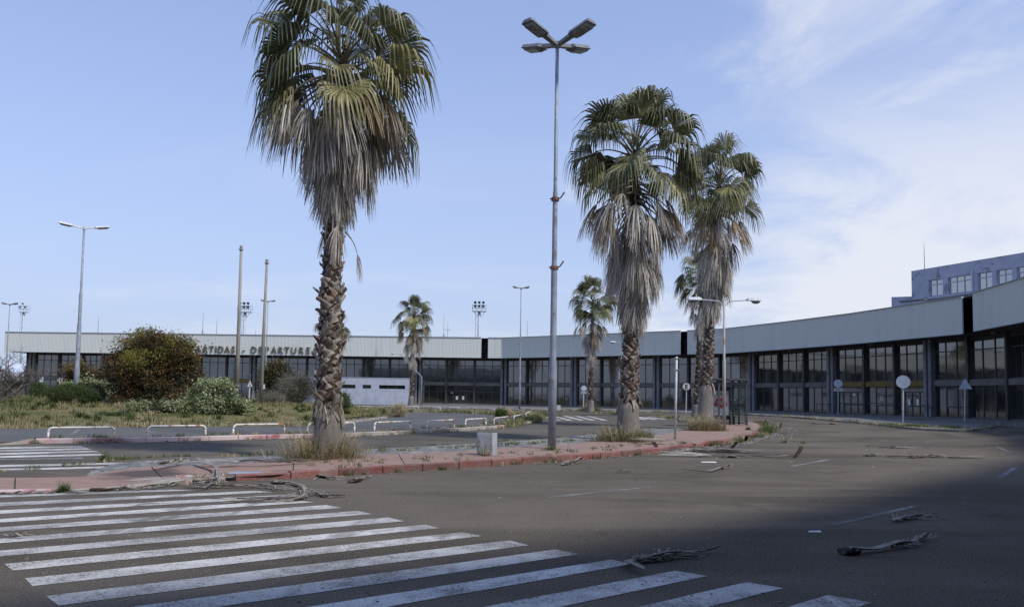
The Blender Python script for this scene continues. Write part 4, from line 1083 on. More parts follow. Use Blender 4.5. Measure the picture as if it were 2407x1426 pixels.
def tri_sign(ub, vb, uc, v0, v1, wpx, label, mat, zb, D=None, mark=False, facing=1):
    p = G(ub, vb, zb) if D is None else AT(ub, vb, D)
    if D is not None: zb = p.z
    t = thing('road_sign', (p.x, p.y, zb), label, 'road sign', 'road signs on thin posts'); s = p.y/1900
    z0, z1 = Z(uc, v1, p.y), Z(uc, v0, p.y); cx = AT(uc, v0, p.y).x; w = wpx*s/2; nrm = Vector((-p.x, -p.y, 0)).normalized(); sx_ = Vector((-nrm.y, nrm.x, 0)); sx_ = sx_ if sx_.x > 0 else -sx_
    b = MB(); b.tube([(p.x, p.y, zb-.05), (cx, p.y, (z0+z1)/2)], .045, 8); b.build('post', M['lamp_white'], t)
    c = Vector((cx, p.y, 0))+nrm*.07; b = MB()
    A = [c-sx_*w+Vector((0, 0, z0)), c+sx_*w+Vector((0, 0, z0)), c+Vector((0, 0, z1))]
    vs = A+[a-nrm*.03 for a in A]; b.add(vs, [(0, 1, 2), (5, 4, 3), (0, 3, 4, 1), (1, 4, 5, 2), (2, 5, 3, 0)]); b.build('face', M[mat], t)
    if mark:
        m = c+nrm*.012+Vector((0, 0, z0+(z1-z0)*.40)); b = MB(); b.box(m, (w*.22, .008, (z1-z0)*.30), rz=math.atan2(sx_.y, sx_.x)); b.box(m-Vector((0, 0, (z1-z0)*.22)), (w*.8, .008, (z1-z0)*.07), rz=math.atan2(sx_.y, sx_.x)); b.build('symbol', M['blue_print'], t)
        b = MB()
        cen = (A[0]+A[1]+A[2])/3; I = [cen+(a-cen)*.80+nrm*.010 for a in A]; O = [a+nrm*.010 for a in A]
        b.add(O+I, [(0, 1, 4, 3), (1, 2, 5, 4), (2, 0, 3, 5)]); b.build('rim', plain('faded_red_rim', (.42, .28, .20), (.36, .24, .18), 6), t)
    return t
tri_sign(2267.5, 991, 2268.5, 888.5, 914, 29, 'triangular blank grey sign at the right end of the terminal', 'sign_back', .11)
tri_sign(585.5, 944, 588, 892.5, 908.5, 13, 'small triangular warning sign between the two bare poles', 'sign_white', 0, D=70, mark=True)
for (u, v, lb) in [(97.5, 891.5, 'white sign with a blue circle left of the other one, behind the small green bush'), (142.5, 893.5, 'white sign with a blue circle behind the pale shrub')]:
    D = 108; c = AT(u, v, D); zb = max(0, mz(c.x, D)) if poly_dist(np.array([c.x]), np.array([D]))[0] > 0 else 0
    t = thing('road_sign', (c.x, D, zb), lb, 'road sign', 'road signs on thin posts'); b = MB(); b.tube([(c.x, D+.04, zb-.05), (c.x, D+.04, c.z)], .04, 6); b.build('post', M['lamp_white'], t)
    b = MB(); b.box((c.x, D, c.z), (.46, .03, .66)); b.build('face', M['sign_white'], t)
    b = MB(); b.disc((c.x, D-.02, c.z+.08), (0, -1, 0), .17, .012, 16); b.build('symbol', M['blue_print'], t)
    b = MB(); b.tube([(c.x-.08, D-.035, c.z+.0), (c.x+.02, D-.035, c.z+.16)], .02, 4); b.tube([(c.x+.02, D-.035, c.z+.16), (c.x+.07, D-.035, c.z+.0)], .02, 4); b.build('figure', M['sign_white'], t)
# lone pipe post on the island
p = G(1586.5, 1033, .13); top = AT(1590.5, 838, p.y)
t = thing('post', (p.x, p.y, .13), 'thin white pipe post with two small cross brackets on the island', 'post')
b = MB(); b.tube([(p.x, p.y, .1), (top.x, p.y, top.z)], [.042, .040], 10); b.build('pipe', M['lamp_white'], t, smooth=True)
for v in (842, 869):
    q = AT(1590, v, p.y); b = MB(); b.tube([(q.x-.13, p.y-.05, q.z), (q.x+.13, p.y-.05, q.z)], .012, 6); b.disc(q, (0, 0, 1), .052, .03, 10); b.build('bracket', M['galv'], t)
# junction cabinets
def cabinet(u0, u1, v0, v1, zb, label, mat='cabinet', turn=.35, dents=True):
    p = G((u0+u1)/2, v1-1.5, zb); s = p.y/1900; w = (u1-u0)*s; h = (v1-v0)*s*1.0
    t = thing('junction_box', (p.x, p.y, zb), label, 'junction box', 'junction boxes')
    b = MB(); n = 5; hw = w*.42; dp = w*.36; rr = random.Random(int(u0))
    Mz = Matrix.Rotation(-turn, 3, 'Z'); rows = []
    for k, zz in enumerate((0, h*.04, h*.5, h*.96, h)):
        row = []
        f = 1.0 if k in (1, 2, 3) else .975
        for (x, y) in ((-hw, -dp), (hw, -dp), (hw, dp), (-hw, dp)):
            q = Mz @ Vector((x*f, y*f, 0)); row.append((p.x+q.x, p.y+q.y, zb+zz+(rr.uniform(-.018, .012) if k >= 3 and dents else 0)))
        rows.append(row)
    vs = [q for r_ in rows for q in r_]
    fs = [(4*k+i, 4*k+(i+1) % 4, 4*k+4+(i+1) % 4, 4*k+4+i) for k in range(4) for i in range(4)]
    b.add(vs, fs); b.build('casing', M[mat], t)
    b = MB(); ins = [tuple(Vector(q)+(Vector((p.x, p.y, q[2]))-Vector(q))*.16) for q in rows[4]]; low = [(q[0], q[1], q[2]-.07) for q in ins]
    b.add(rows[4]+ins+low, [(i, (i+1) % 4, 4+(i+1) % 4, 4+i) for i in range(4)]+[(4+i, 4+(i+1) % 4, 8+(i+1) % 4, 8+i) for i in range(4)]+[(8, 9, 10, 11)])
    b.build('broken_top', plain('broken_rim', (.30, .27, .23), (.16, .13, .11), 12, .9), t)
    b = MB(); q = Mz @ Vector((0, -dp-.004, 0)); b.box((p.x+q.x, p.y+q.y, zb+h*.5), (hw*1.66, .012, h*.84), rz=-turn); b.build('door', M[mat], t)
    return t
cabinet(1122, 1167, 1019, 1070, .13, 'pale grey junction box with a broken top on the red island')
cabinet(1307.5, 1318, 953.5, 966, .11, 'small white junction box far off beside the terminal pavement', 'lamp_white', .1, False)
# hoop rails along the far kerb
def hoop(u0, v0, u1, v1, label, hpx, mat, zb=.13, name='hoop_rail', group='white hoop rails', rr_=.035, cat='hoop rail', tilt=0, D=None):
    p, q = (G(u0, v0, zb), G(u1, v1, zb)) if D is None else (AT(u0, v0, D[0]), AT(u1, v1, D[1]))
    if D is not None: p.z = q.z = zb
    h = hpx*((p.y+q.y)/2)/1900; d = q-p; L = d.length; d = d/L; r = min(.14, h*.4, L*.2)
    t = thing(name, tuple((p+q)/2), label, cat, group); pts = [Vector((0, 0, -.06)), Vector((0, 0, h-r))]
    for k in range(1, 6):
        a = math.pi/2*k/6; pts.append(Vector((r-r*math.cos(a), 0, h-r+r*math.sin(a))))
    pts.append(Vector((r, 0, h))); half = pts; m = [Vector((L-x.x, 0, x.z)) for x in reversed(pts)]
    nn = Vector((-d.y, d.x, 0)); wp = [p+d*x.x+Vector((0, 0, x.z))+nn*(tilt*x.z) for x in half+m]
    for nm, part in (('leg', wp[:2]), ('top_bar', wp[1:-1]), ('leg', wp[-2:])):
        b = MB(); b.tube(part, rr_, 8); b.build(nm, mat, t, smooth=True)
    return t
ORD = ['first', 'second', 'third', 'fourth', 'fifth', 'sixth', 'seventh', 'eighth', 'ninth', 'tenth', 'eleventh', 'twelfth']
for i, (u0, v0, u1, v1, h) in enumerate([(113, 1029.5, 269, 1027.5, 24), (347, 1026, 483, 1023.5, 24), (548, 1021.5, 668, 1018.5, 23), (723, 1017.5, 833, 1014, 21.5), (880, 1013, 965, 1009.5, 20), (1003.5, 1008.5, 1067, 1004, 18.5), (1094, 1003, 1142, 999.5, 17), (1161, 999, 1195, 993.5, 15.5), (1208, 993, 1229, 987, 14.5), (1236, 985, 1247, 979.5, 13.5)]):
    hoop(u0, v0, u1, v1, 'white rusting hoop rail, %s from the left on the pink kerb' % ORD[i], h, M['rail'])
for i, (u0, v0, u1, v1, h) in enumerate([(834, 959, 873, 959.5, 5), (893, 960, 930, 961, 6), (949, 962.5, 984, 963, 8), (1002, 963.5, 1035, 964.5, 8), (1055, 965, 1081, 965.5, 8), (1094, 966.5, 1124, 967.5, 8.5), (1137, 969, 1162, 970, 9), (1172, 970, 1195, 970.5, 8.5), (1200, 971, 1219, 972, 9.5), (1222, 972, 1231, 975, 9)]):
    hoop(u0, v0, u1, v1, 'white hoop rail, %s from the left at the back of the car park' % ORD[i], h, M['rail'], zb=.05, rr_=.035, tilt=(.5 if i == 8 else 0))
for i, (u0, v0, u1, v1, h) in enumerate([(1920, 971.5, 1961, 972.5, 25), (1988, 974, 2033, 974.5, 26), (2060, 975.5, 2104, 976.5, 27), (2146, 979.5, 2190, 980.5, 28.5)]):
    hoop(u0, v0, u1, v1, 'black hoop railing, %s from the left at the terminal doors' % ORD[i], h, M['black_metal'], zb=.115, D=(fp(u0).y-2.6, fp(u1).y-2.6), name='door_railing', group='black hoop railings at the doors', cat='railing', rr_=.035)

# ------------------------------------------------------------------ bus shelter
bp = G(1757, 999.5, .13); Y0 = bp.y; s_ = Y0/1900
bs = thing('bus_shelter', (AT(1715, 995, Y0).x, Y0, .13), 'charcoal framed glass bus shelter with an advertising panel', 'bus shelter')
def sx2(u, Y=Y0): return AT(u, 950, Y).x
xr, xm, xl = sx2(1755), sx2(1690), sx2(1668); zt = Z(1755, 891, Y0); Yb = Y0+1.55; xbR = xr-.10
FRM = M['shelter_metal']
for (x, y) in ((xr, Y0), (xm, Y0), (xr, Yb), (xl+.05, Yb), (xl+1.75, Yb), (xm+.3, Yb)):
    b = MB(); b.box((x, y, .1+(zt-.1)/2), (.10, .10, zt-.13)); b.build('post', FRM, bs)
b = MB(); b.box(((xl+xr)/2-.15, (Y0+Yb)/2, zt-.02), (xr-xl+.55, Yb-Y0+.3, .10)); b.build('roof', FRM, bs)
b = MB(); b.box(((xl+xr)/2-.1, Y0, zt-.24), (xr-xl+.2, .07, .12)); b.box(((xl+xr)/2, Yb, zt-.24), (xr-xl, .07, .12)); b.box((xr, (Y0+Yb)/2, zt-.24), (.07, Yb-Y0-.1, .12)); b.build('header', FRM, bs)
for zz in (.22, 1.28): 
    b = MB(); b.box(((xm+.3+xr)/2, Yb, zz), (xr-xm-.4, .05, .06)); b.box((xr, (Y0+Yb)/2, zz), (.05, Yb-Y0-.1, .06)); b.build('rail', FRM, bs)
def gl_pane(c, size):
    b = MB(); b.box(c, size); b.build('glass_pane', M['clear'], bs)
gl_pane((xr, (Y0+Yb)/2, .76), (.012, Yb-Y0-.12, .98)); gl_pane((xr, (Y0+Yb)/2, 1.9), (.012, Yb-Y0-.12, 1.1))
gl_pane(((xm+.3+xl+1.75)/2, Yb, 1.3), (abs(xl+1.75-xm-.3)-.1, .012, 2.0)); gl_pane(((xl+1.75+xr)/2, Yb, 1.3), (xr-xl-1.75-.1, .012, 2.0))
b = MB(); xa_ = xl+.05; xb_ = sx2(1716, Yb-.2); za, zb_ = .42, Z(1690, 908, Yb-.2)
b.box(((xa_+xb_)/2, Yb-.18, (za+zb_)/2), (xb_-xa_, .22, zb_-za)); ap = b.build('advert_panel', FRM, bs)
px0, px1 = sx2(1675, Yb-.3), sx2(1712.5, Yb-.3); pz0, pz1 = Z(1690, 975, Yb-.3), Z(1690, 918, Yb-.3)
b = MB(); b.box(((px0+px1)/2, Yb-.297, (pz0+pz1)/2), (px1-px0, .008, pz1-pz0)); b.build('poster', plain('white_poster', (.60, .61, .66), (.54, .55, .60), 3, .35), ap)
# the poster print: a big open red mouth shape under two lines of small print
def poster_shape(outl, y, mat, nm):
    b = MB(); b.add([(px0+(px1-px0)*x, y, pz0+(pz1-pz0)*z) for x, z in outl], [tuple(range(len(outl)))]); b.build(nm, mat, ap)
yy = Yb-.3025
outer = [(.06, .42), (.14, .52), (.20, .64), (.30, .70), (.40, .71), (.46, .67), (.58, .70), (.70, .68), (.84, .60), (.92, .50), (.93, .42), (.86, .34), (.72, .29), (.56, .28), (.42, .31), (.28, .35), (.14, .36)]
poster_shape(outer, yy, M['red_print'], 'red_print')
poster_shape([(.20, .45), (.28, .56), (.38, .60), (.46, .57), (.58, .60), (.72, .57), (.82, .50), (.78, .45), (.62, .43), (.44, .42)], yy-.002, plain('grey_print', (.20, .20, .20), (.45, .45, .46), 7, .4), 'inner_print')
pr = MB()
for (x0, x1, z) in ((.08, .34, .885), (.38, .62, .885), (.66, .92, .885), (.28, .46, .825), (.50, .72, .825), (.10, .18, .18), (.22, .7, .13)):
    pr.box((px0+(px1-px0)*(x0+x1)/2, yy-.001, pz0+(pz1-pz0)*z), ((px1-px0)*(x1-x0), .004, (pz1-pz0)*(.022 if z > .5 else .012)))
pr.build('small_print', M['steel_dark'], ap)
b = MB(); b.box(((sx2(1722)+sx2(1738))/2, Yb-.35, .60), (sx2(1742)-sx2(1716), .35, .05)); b.build('bench_seat', FRM, bs)
for u in (1718, 1729, 1739): b = MB(); b.box((sx2(u), Yb-.35, .36), (.06, .3, .43)); b.build('bench_leg', FRM, bs)
for u in (1716, 1726.5):
    b = MB(); b.box((sx2(u, Yb), Yb-.02, Z(1716, 939, Yb)), (.10, .008, .06)); b.build('sticker', M['paper'], bs)

# low pale sheds beyond the left end of the terminal
sh = AT(45, 880, 150); t = thing('shed', (sh.x, 150, 0), 'low pale roofed shed beyond the left end of the terminal', 'shed')
x0, x1 = AT(-60, 880, 150).x, AT(66, 880, 150).x
b = MB(); b.box(((x0+x1)/2, 153, 1.5), (x1-x0, 6, 3.3)); b.build('wall', plain('shed_wall', (.10, .10, .085), (.14, .13, .10), .6, .9), t)
b = MB(); za, zc = Z(40, 875, 149.5), Z(40, 854, 156)
b.add([(x0-.5, 149.4, za), (x1+.3, 149.4, za), (x1+.3, 156, zc), (x0-.5, 156, zc), (x0-.5, 149.4, za-.15), (x1+.3, 149.4, za-.15), (x1+.3, 156, zc-.15), (x0-.5, 156, zc-.15)], [(0, 1, 2, 3), (7, 6, 5, 4), (0, 4, 5, 1), (1, 5, 6, 2), (2, 6, 7, 3), (3, 7, 4, 0)]); b.build('roof', M['shed_roof'], t)
q = AT(64, 890, 128); t = thing('extension', (q.x, 128, 0), 'narrow blue grey lean-to on the left end wall of the terminal', 'lean-to')
b = MB(); b.box((q.x, 129, 2.6), (1.1, 2, 5.2)); b.build('wall', M['annex'], t)
b = MB(); n = 8
pr_ = [(q.x-.6+1.2*math.sin(math.pi/2*i/n)*1, 5.2+ .9*(1-math.cos(math.pi/2*i/n))*1) for i in range(n+1)]
vs = [(x, 128, z) for x, z in pr_]+[(x, 130, z) for x, z in pr_]+[(q.x+.6, 128, 5.2), (q.x+.6, 130, 5.2)]
b.add(vs, [(i, i+1, n+2+i, n+1+i) for i in range(n)]+[tuple(range(n+1))+(2*n+2,)]); b.build('roof', M['fascia'], t)
# ------------------------------------------------------------------ palms
def frond_mats():
    def fr(name, a, b, c, rough=.5, trans=.2):
        t = NT(name); g = t.n('ShaderNodeNewGeometry'); r = g.outputs['Random Per Island']; ob = t.n('ShaderNodeObjectInfo').outputs['Random']
        n = t.noise(g.outputs['Position'], 5, 4, .6)
        k = t.math('ADD', t.math('MULTIPLY', r, .40), t.math('ADD', t.math('MULTIPLY', ob, .35), t.math('MULTIPLY', t.step(n, .35, .7), .25)))
        rp = t.n('ShaderNodeValToRGB'); e = rp.color_ramp; e.elements.new(.5)
        for i, cc in enumerate((a, b, c)): e.elements[i].position = (.05, .5, .95)[i]; e.elements[i].color = cc+(1,)
        t.L(k, rp.inputs[0]); t.out(rp.outputs[0], rough, spec=.4)
        tr = t.n('ShaderNodeBsdfTranslucent'); t.L(rp.outputs[0], tr.inputs['Color']); mx = t.n('ShaderNodeMixShader'); mx.inputs[0].default_value = trans
        o = next(n_ for n_ in t.t.nodes if n_.type == 'OUTPUT_MATERIAL'); t.L(t.b.outputs[0], mx.inputs[1]); t.L(tr.outputs[0], mx.inputs[2]); t.L(mx.outputs[0], o.inputs['Surface'])
        return t.mat
    M['fr_green'] = fr('palm_green', (.052, .062, .026), (.135, .14, .062), (.33, .31, .17))
    M['fr_yellow'] = fr('palm_yellow_green', (.11, .105, .038), (.24, .22, .085), (.42, .37, .19))
    M['fr_tan'] = fr('palm_tan_dying', (.17, .115, .065), (.32, .23, .13), (.46, .37, .25))
    M['fr_grey'] = fr('palm_grey_dead', (.24, .212, .18), (.50, .455, .39), (.72, .67, .59), .8, .15)
frond_mats()
M['petiole_green'] = plain('palm_petiole', (.10, .10, .04), (.16, .13, .06), 4, .5, kind='Object')
M['petiole_dead'] = plain('palm_petiole_dead', (.31, .28, .245), (.17, .145, .12), 4, .8, kind='Object')
def trunk_mat():
    t = NT('palm_trunk'); v = t.coord()
    f = t.noise(v, 14, 5, .7, sc=(1, 1, .12)); r = t.noise(v, 5, 3, .6, sc=(.4, .4, 2.6)); b_ = t.noise(v, 1.2, 4)
    col = t.mix(t.step(f, .35, .65), (.165, .148, .13), (.25, .23, .205)); col = t.mix(t.math('MULTIPLY', t.step(r, .5, .7), .4), col, (.10, .088, .075)); col = t.mix(t.math('MULTIPLY', t.step(b_, .5, .7), .4), col, (.12, .10, .085))
    return t.out(col, .9, f, .6, .02, .2)
M['trunk'] = trunk_mat()
M['fibre'] = plain('palm_brown_fibre', (.032, .022, .016), (.065, .040, .026), 9, .95, bs=.6, bd=.03)
def boot_mat():
    t = NT('palm_leaf_base'); v = t.coord('Object'); g = t.coord(); ob = t.n('ShaderNodeObjectInfo').outputs['Random']
    f = t.noise(v, 16, 4, .6, sc=(1, 1, .25))
    col = t.mix(ob, (.085, .066, .050), (.40, .355, .30)); col = t.mix(t.math('MULTIPLY', t.step(f, .45, .7), .55), col, (.065, .046, .033))
    col = t.mix(t.math('MULTIPLY', t.step(t.noise(g, 2.2, 3), .56, .66), .5), col, (.22, .115, .065))
    return t.out(col, .85, f, .5, .01, .2)
M['boot'] = boot_mat()

def frond_mesh(name, elev, seed, dead=0, Lp=1.35, Lf=1.15, mats=None, nseg=26, steps=6, spread=105, droop=None):
    """a fan leaf whose stalk leaves the trunk along +X at the given elevation; gravity bends the segment tips"""
    rr = random.Random(seed); b = MB(); e = rad(elev); p = Vector((0, 0, 0)); pts = [p.copy()]; side = rr.uniform(-.12, .12)
    sag = (.16 if not dead else .10)
    for i in range(6):
        d = Vector((math.cos(e), side*.3*i/6, math.sin(e))).normalized(); p = p+d*(Lp/6); pts.append(p.copy()); e -= sag*max(.0, math.cos(e))*(.6+.25*i)
        if dead: e -= .05 if e > -1.45 else 0
    b.tube(pts, [.045, .034, .027, .023, .020, .017, .013], 5, mi=0)
    d = (pts[-1]-pts[-2]).normalized(); l = Vector((-d.y, d.x, 0))
    l = l.normalized() if l.length > .05 else Vector((0, 1, 0))
    roll_ = rr.uniform(-.75, .75)
    l = (Matrix.Rotation(roll_, 3, d) @ l); n = l.cross(d)*-1
    if n.z < 0 and not dead: n = -n
    base = pts[-1]; dr = droop if droop is not None else ((.75+.45*math.cos(rad(elev)))*(.42 if elev > 55 else .75 if elev > 40 else 1) if not dead else 2.4)
    da = rad(2*spread)/nseg
    for k in range(nseg):
        a = -rad(spread)+da*(k+.5); L = Lf*(1-.28*(abs(a)/rad(spread))**2)*rr.uniform(.88, 1.08)
        dirv = d*math.cos(a)+l*math.sin(a)+n*(.10+.22*abs(math.sin(a)))
        if dead: dirv = d*(.55+.45*math.cos(a)*.6)+l*math.sin(a)*(.40 if dead == 1 else .24)+n*rr.uniform(-.15, .15)
        dirv.normalize(); lat = (l*math.cos(a)-d*math.sin(a)).normalized()
        if dead: lat = (lat+Vector((rr.uniform(-.6, .6), rr.uniform(-.6, .6), 0))).normalized()
        q = base.copy(); vs = []; ft = .42 if not dead else .12; dk = dr*rr.uniform(.75, 1.3); ds = L/steps
        tw = rr.uniform(-.3, .3)
        for i in range(steps+1):
            t = i/steps; r_ = t*L
            w = (r_*math.tan(da/2)*1.02) if t <= ft else (ft*L*math.tan(da/2)*max(0, 1-(t-ft)/(1-ft))**.65*(.62 if t > ft+.1 else .85)+.003)
            if dead: w = max(.004, .027*(1-t)**.6*rr.uniform(.7, 1.2)) if i else .006
            lt = (lat+n*tw*t).normalized()
            vs += [q-lt*w, q+n*w*(.40 if (k % 2 == 0) else -.40)*(1 if not dead else .8), q+lt*w]
            if dead: g = dk*(t**1.15)*1.2
            else:
                x_ = min(1., max(0., (t-.34)/.34)); g = dk*(.30*t+4.2*x_*x_*(3-2*x_))
            nd = (dirv+Vector((0, 0, -1))*g)
            if dead or t > .75: nd += Vector((rr.uniform(-.10, .10), rr.uniform(-.10, .10), 0))
            q = q+nd.normalized()*ds
        fs = []
        for i in range(steps):
            o = 3*i; fs += [(o, o+1, o+4, o+3), (o+1, o+2, o+5, o+4)]
        b.add(vs, fs, 1)
    return b.mesh(name, mats)
LIVE, LIVEY, TAN, GREY = {}, {}, {}, {}
ELV = [80, 62, 46, 30, 14, -4, -22, -40]
for i, e in enumerate(ELV):
    for s in range(2):
        LIVE[(i, s)] = frond_mesh('frond', e, 100+i*7+s, 0, Lp=(1.15 if e > 55 else 1.35), Lf=(1.50 if e > 40 else 1.70), steps=9, mats=[M['petiole_green'], M['fr_green']])
        if i >= 2: LIVEY[(i, s)] = frond_mesh('frond', e, 200+i*7+s, 0, Lf=1.70, steps=9, mats=[M['petiole_green'], M['fr_yellow']], droop=1.3)
for i, e in enumerate((-14, -46, -74)):
    for s in range(3):
        TAN[(i, s)] = frond_mesh('dead_frond', e, 300+i*7+s, 1, Lp=(1.15, 1.1, 1.05)[i], Lf=1.2, mats=[M['petiole_dead'], M['fr_tan']], nseg=28, steps=4, droop=2.0)
        GREY[(i, s)] = frond_mesh('dead_frond', e, 400+i*7+s, 1 if s else 2, Lp=(1.15, 1.0, .9)[i], Lf=1.25, mats=[M['petiole_dead'], M['fr_grey']], nseg=28, steps=4, droop=2.6)
def boot_mesh(seed, L=.46, w0=.10, lean=50, RW=.27):
    """a leaf base that wraps slantwise round the trunk: tapered, thick, its broken tip standing slightly proud"""
    rr = random.Random(seed); b = MB(); n = 5; le = rad(lean); front, back_ = [], []
    def P(tg, z, rd): a = tg/RW; return ((RW+rd)*math.cos(a)-RW, (RW+rd)*math.sin(a), z)
    tip = rr.uniform(.035, .12)
    for i in range(n+1):
        t = i/n; w = w0*(1.2-.85*t)*rr.uniform(.92, 1.08); c_t, c_z = L*t*math.sin(le), L*t*math.cos(le); r0_ = .012+tip*t**1.7
        f, k = [], []
        for s, cup in ((-1, -.020), (-.35, .014), (.35, .014), (1, -.020)):
            tg, z = c_t+s*w*math.cos(le), c_z-s*w*math.sin(le)
            if i == n: z += rr.uniform(-.06, .06)
            f.append(P(tg, z, r0_+cup*(1-.3*t))); k.append(P(tg, z, r0_+cup*(1-.3*t)-.020))
        front.append(f); back_.append(k)
    vs = [q for r_ in front for q in r_]+[q for r_ in back_ for q in r_]; o = 4*(n+1); fs = []
    for i in range(n):
        for k in range(3): fs += [(4*i+k, 4*i+k+1, 4*i+5+k, 4*i+4+k), (o+4*i+k+1, o+4*i+k, o+4*i+4+k, o+4*i+5+k)]
        fs += [(4*i, 4*i+4, o+4*i+4, o+4*i), (4*i+7, 4*i+3, o+4*i+3, o+4*i+7)]
    e = 4*n; fs += [(e, e+1, o+e+1, o+e), (e+1, e+2, o+e+2, o+e+1), (e+2, e+3, o+e+3, o+e+2)]
    b.add(vs, fs); return b.mesh('leaf_base', M['boot'])
BOOTL = [boot_mesh(i, .20+.045*(i % 3), .082+.014*(i % 2), -(22+9*i)) for i in range(5)]
BOOTR = [boot_mesh(10+i, .20+.045*(i % 3), .082+.014*(i % 2), 22+9*i) for i in range(5)]
BOOTS = [boot_mesh(20+i, .34+.05*i, .075, (-12, 8, 0)[i], RW=.35) for i in range(3)]

def palm(label, ub, vb, zb, D, hub, v_smooth, v_skb, v_skt, r0, n_live, n_dead, n_boot, seed, rs=1.0, n_fray=0, crown=1.0, spread_h=1.0, azs=None):
    rr = random.Random(seed)
    base = G(ub, vb, zb) if D is None else AT(ub, vb, D); D = base.y
    h = AT(hub[0], hub[1], D); H = h.z-zb
    t = thing('palm_tree', (base.x, D, zb), label, 'palm tree', 'tall fan palms'); w0 = Vector((base.x, D, zb))
    zsm, zb_, zt_ = Z(ub, v_smooth, D)-zb, Z(ub, v_skb, D)-zb, Z(ub, v_skt, D)-zb
    wob = rr.uniform(-.06, .06)
    def axis(z):
        k = z/H; return Vector((base.x+(h.x-base.x)*k+wob*math.sin(k*math.pi), D+wob*.5*math.sin(k*math.pi*2), zb+z))
    def rad_(z):
        fl = math.exp(-z/(.35*max(.6, zsm)))*.26; k = z/H
        return r0*(1+fl)*(1-.30*k) if z < zsm else r0*(1-.50*k)*.80
    b = MB(); nz, ns = 30, 18; ra = random.Random(seed+5)
    zs_ = [zsm*i/9 for i in range(9)]+[zsm+(H+.1-zsm)*i/(nz-9) for i in range(nz-8)]
    low = MB(); up_ = MB()
    for mb, zz in ((low, zs_[:10]), (up_, zs_[9:])):
        rows = []
        for z in zz:
            c = axis(z); q = []; tp = 1 if z < zt_ else max(.35, 1-.65*(z-zt_)/max(.3, H+.1-zt_))
            for k in range(ns):
                a = 2*math.pi*k/ns; rj = tp*rad_(z)*(1+.03*math.sin(3*a+seed)+(.10*math.exp(-z/.25)*math.sin(5*a+seed)))
                q.append((c.x+rj*math.cos(a), c.y+rj*math.sin(a), c.z))
            rows.append(q)
        mb.add([p for q in rows for p in q], [(ns*i+k, ns*i+(k+1) % ns, ns*(i+1)+(k+1) % ns, ns*(i+1)+k) for i in range(len(rows)-1) for k in range(ns)])
    low.v = [(x, y, z-(.06 if i < ns else 0)) for i, (x, y, z) in enumerate(low.v)]
    tr = low.build('trunk', M['trunk'], t, smooth=True); up_.build('upper_trunk', M['fibre'], t, smooth=True)
    GA = 2.39996
    for i in range(n_boot):
        z = zsm+.05+(zb_+.9-zsm)*(i+rr.uniform(0, .6))/n_boot; az = i*GA+rr.uniform(-.12, .12); c = axis(z)-w0
        s = rs*rr.uniform(.85, 1.2)*(1.0 if z < zsm+(zb_-zsm)*.62 else .74)
        Mx = Matrix.Translation(c) @ Matrix.Rotation(az, 4, 'Z') @ Matrix.Translation((rad_(z)*.985, 0, 0)) @ Matrix.Rotation(rad(rr.uniform(-9, 9)), 4, 'X') @ Matrix.Rotation(rad(rr.uniform(-5, 9) if rr.random() < .93 else rr.uniform(14, 40)), 4, 'Y') @ Matrix.Scale(s, 4)
        put('leaf_base', rr.choice(BOOTL if i % 2 else BOOTR), t, Mx)
    for i in range(n_fray):
        z = zsm+rr.uniform(.0, .30); az = i*GA; c = axis(z)-w0
        Mx = Matrix.Translation(c) @ Matrix.Rotation(az, 4, 'Z') @ Matrix.Translation((rad_(z)*1.0, 0, 0)) @ Matrix.Rotation(rad(rr.uniform(-22, 22)), 4, 'X') @ Matrix.Rotation(rad(rr.uniform(145, 172)), 4, 'Y') @ Matrix.Scale(rs*rr.uniform(.7, 1.25), 4)
        put('leaf_base', rr.choice(BOOTS), t, Mx)
    # skirt of dead leaves, hanging longest at the top
    for i in range(n_dead):
        k = i/max(1, n_dead-1); z = zb_+1.25+(zt_-zb_-1.0)*k; z = min(z, H-.05); az = i*GA+rr.uniform(-.3, .3); c = axis(z)-w0
        vi = 0 if k > .74 else (1 if k > .42 else 2)
        if rr.random() < .25: vi = min(2, vi+1)
        tan = k > .80 and rr.random() < .42 or (k > .55 and rr.random() < .10)
        me = (TAN if tan else GREY)[(vi, rr.randrange(3))]
        s = crown*rr.uniform(.85, 1.18)*(.80+.34*k)
        Mx = Matrix.Translation(c) @ Matrix.Rotation(az, 4, 'Z') @ Matrix.Translation((rad_(z)*.6, 0, 0)) @ Matrix.Rotation(rr.uniform(-.18, .18), 4, 'X') @ Matrix.Scale(s, 4)
        put('dead_frond', me, t, Mx)
    # live crown
    for i in range(n_live):
        k = (i+.5)/n_live; e = 84-94*k**.95+rr.uniform(-12, 12); vi = min(range(len(ELV)), key=lambda q: abs(ELV[q]-e))
        z = H-.75+1.15*(1-k); az = i*GA+rr.uniform(-.45, .45)+seed; c = axis(min(z, H))-w0+Vector((0, 0, max(0, z-H)))
        yel = vi >= 4 and rr.random() < .50 or (vi == 3 and rr.random() < .15)
        me = (LIVEY if yel else LIVE)[(vi, rr.randrange(2))]
        Mx = Matrix.Translation(c) @ Matrix.Rotation(az, 4, 'Z') @ Matrix.Translation((.08, 0, 0)) @ Matrix.Rotation(rr.uniform(-.35, .35), 4, 'X') @ Matrix.Scale(crown*(rr.uniform(.86, 1.14) if rr.random() < .7 else rr.uniform(.58, .8)), 4)
        put('frond', me, t, Mx)
    return t, axis, rad_
P1, ax1_, rd1_ = palm('largest and nearest palm with a broad grey skirt, crown cut off at the top', 770, 1070, .13, None, (803, 140), 962, 500, 195, .335, 46, 130, 300, 1, 1.0, 34)
palm('second largest palm with a long shaggy skirt, right of the four headed lamp', 1474, 1033, .13, None, (1492, 358), 945, 765, 440, .375, 48, 140, 190, 2, 1.0, 14, 1.06)
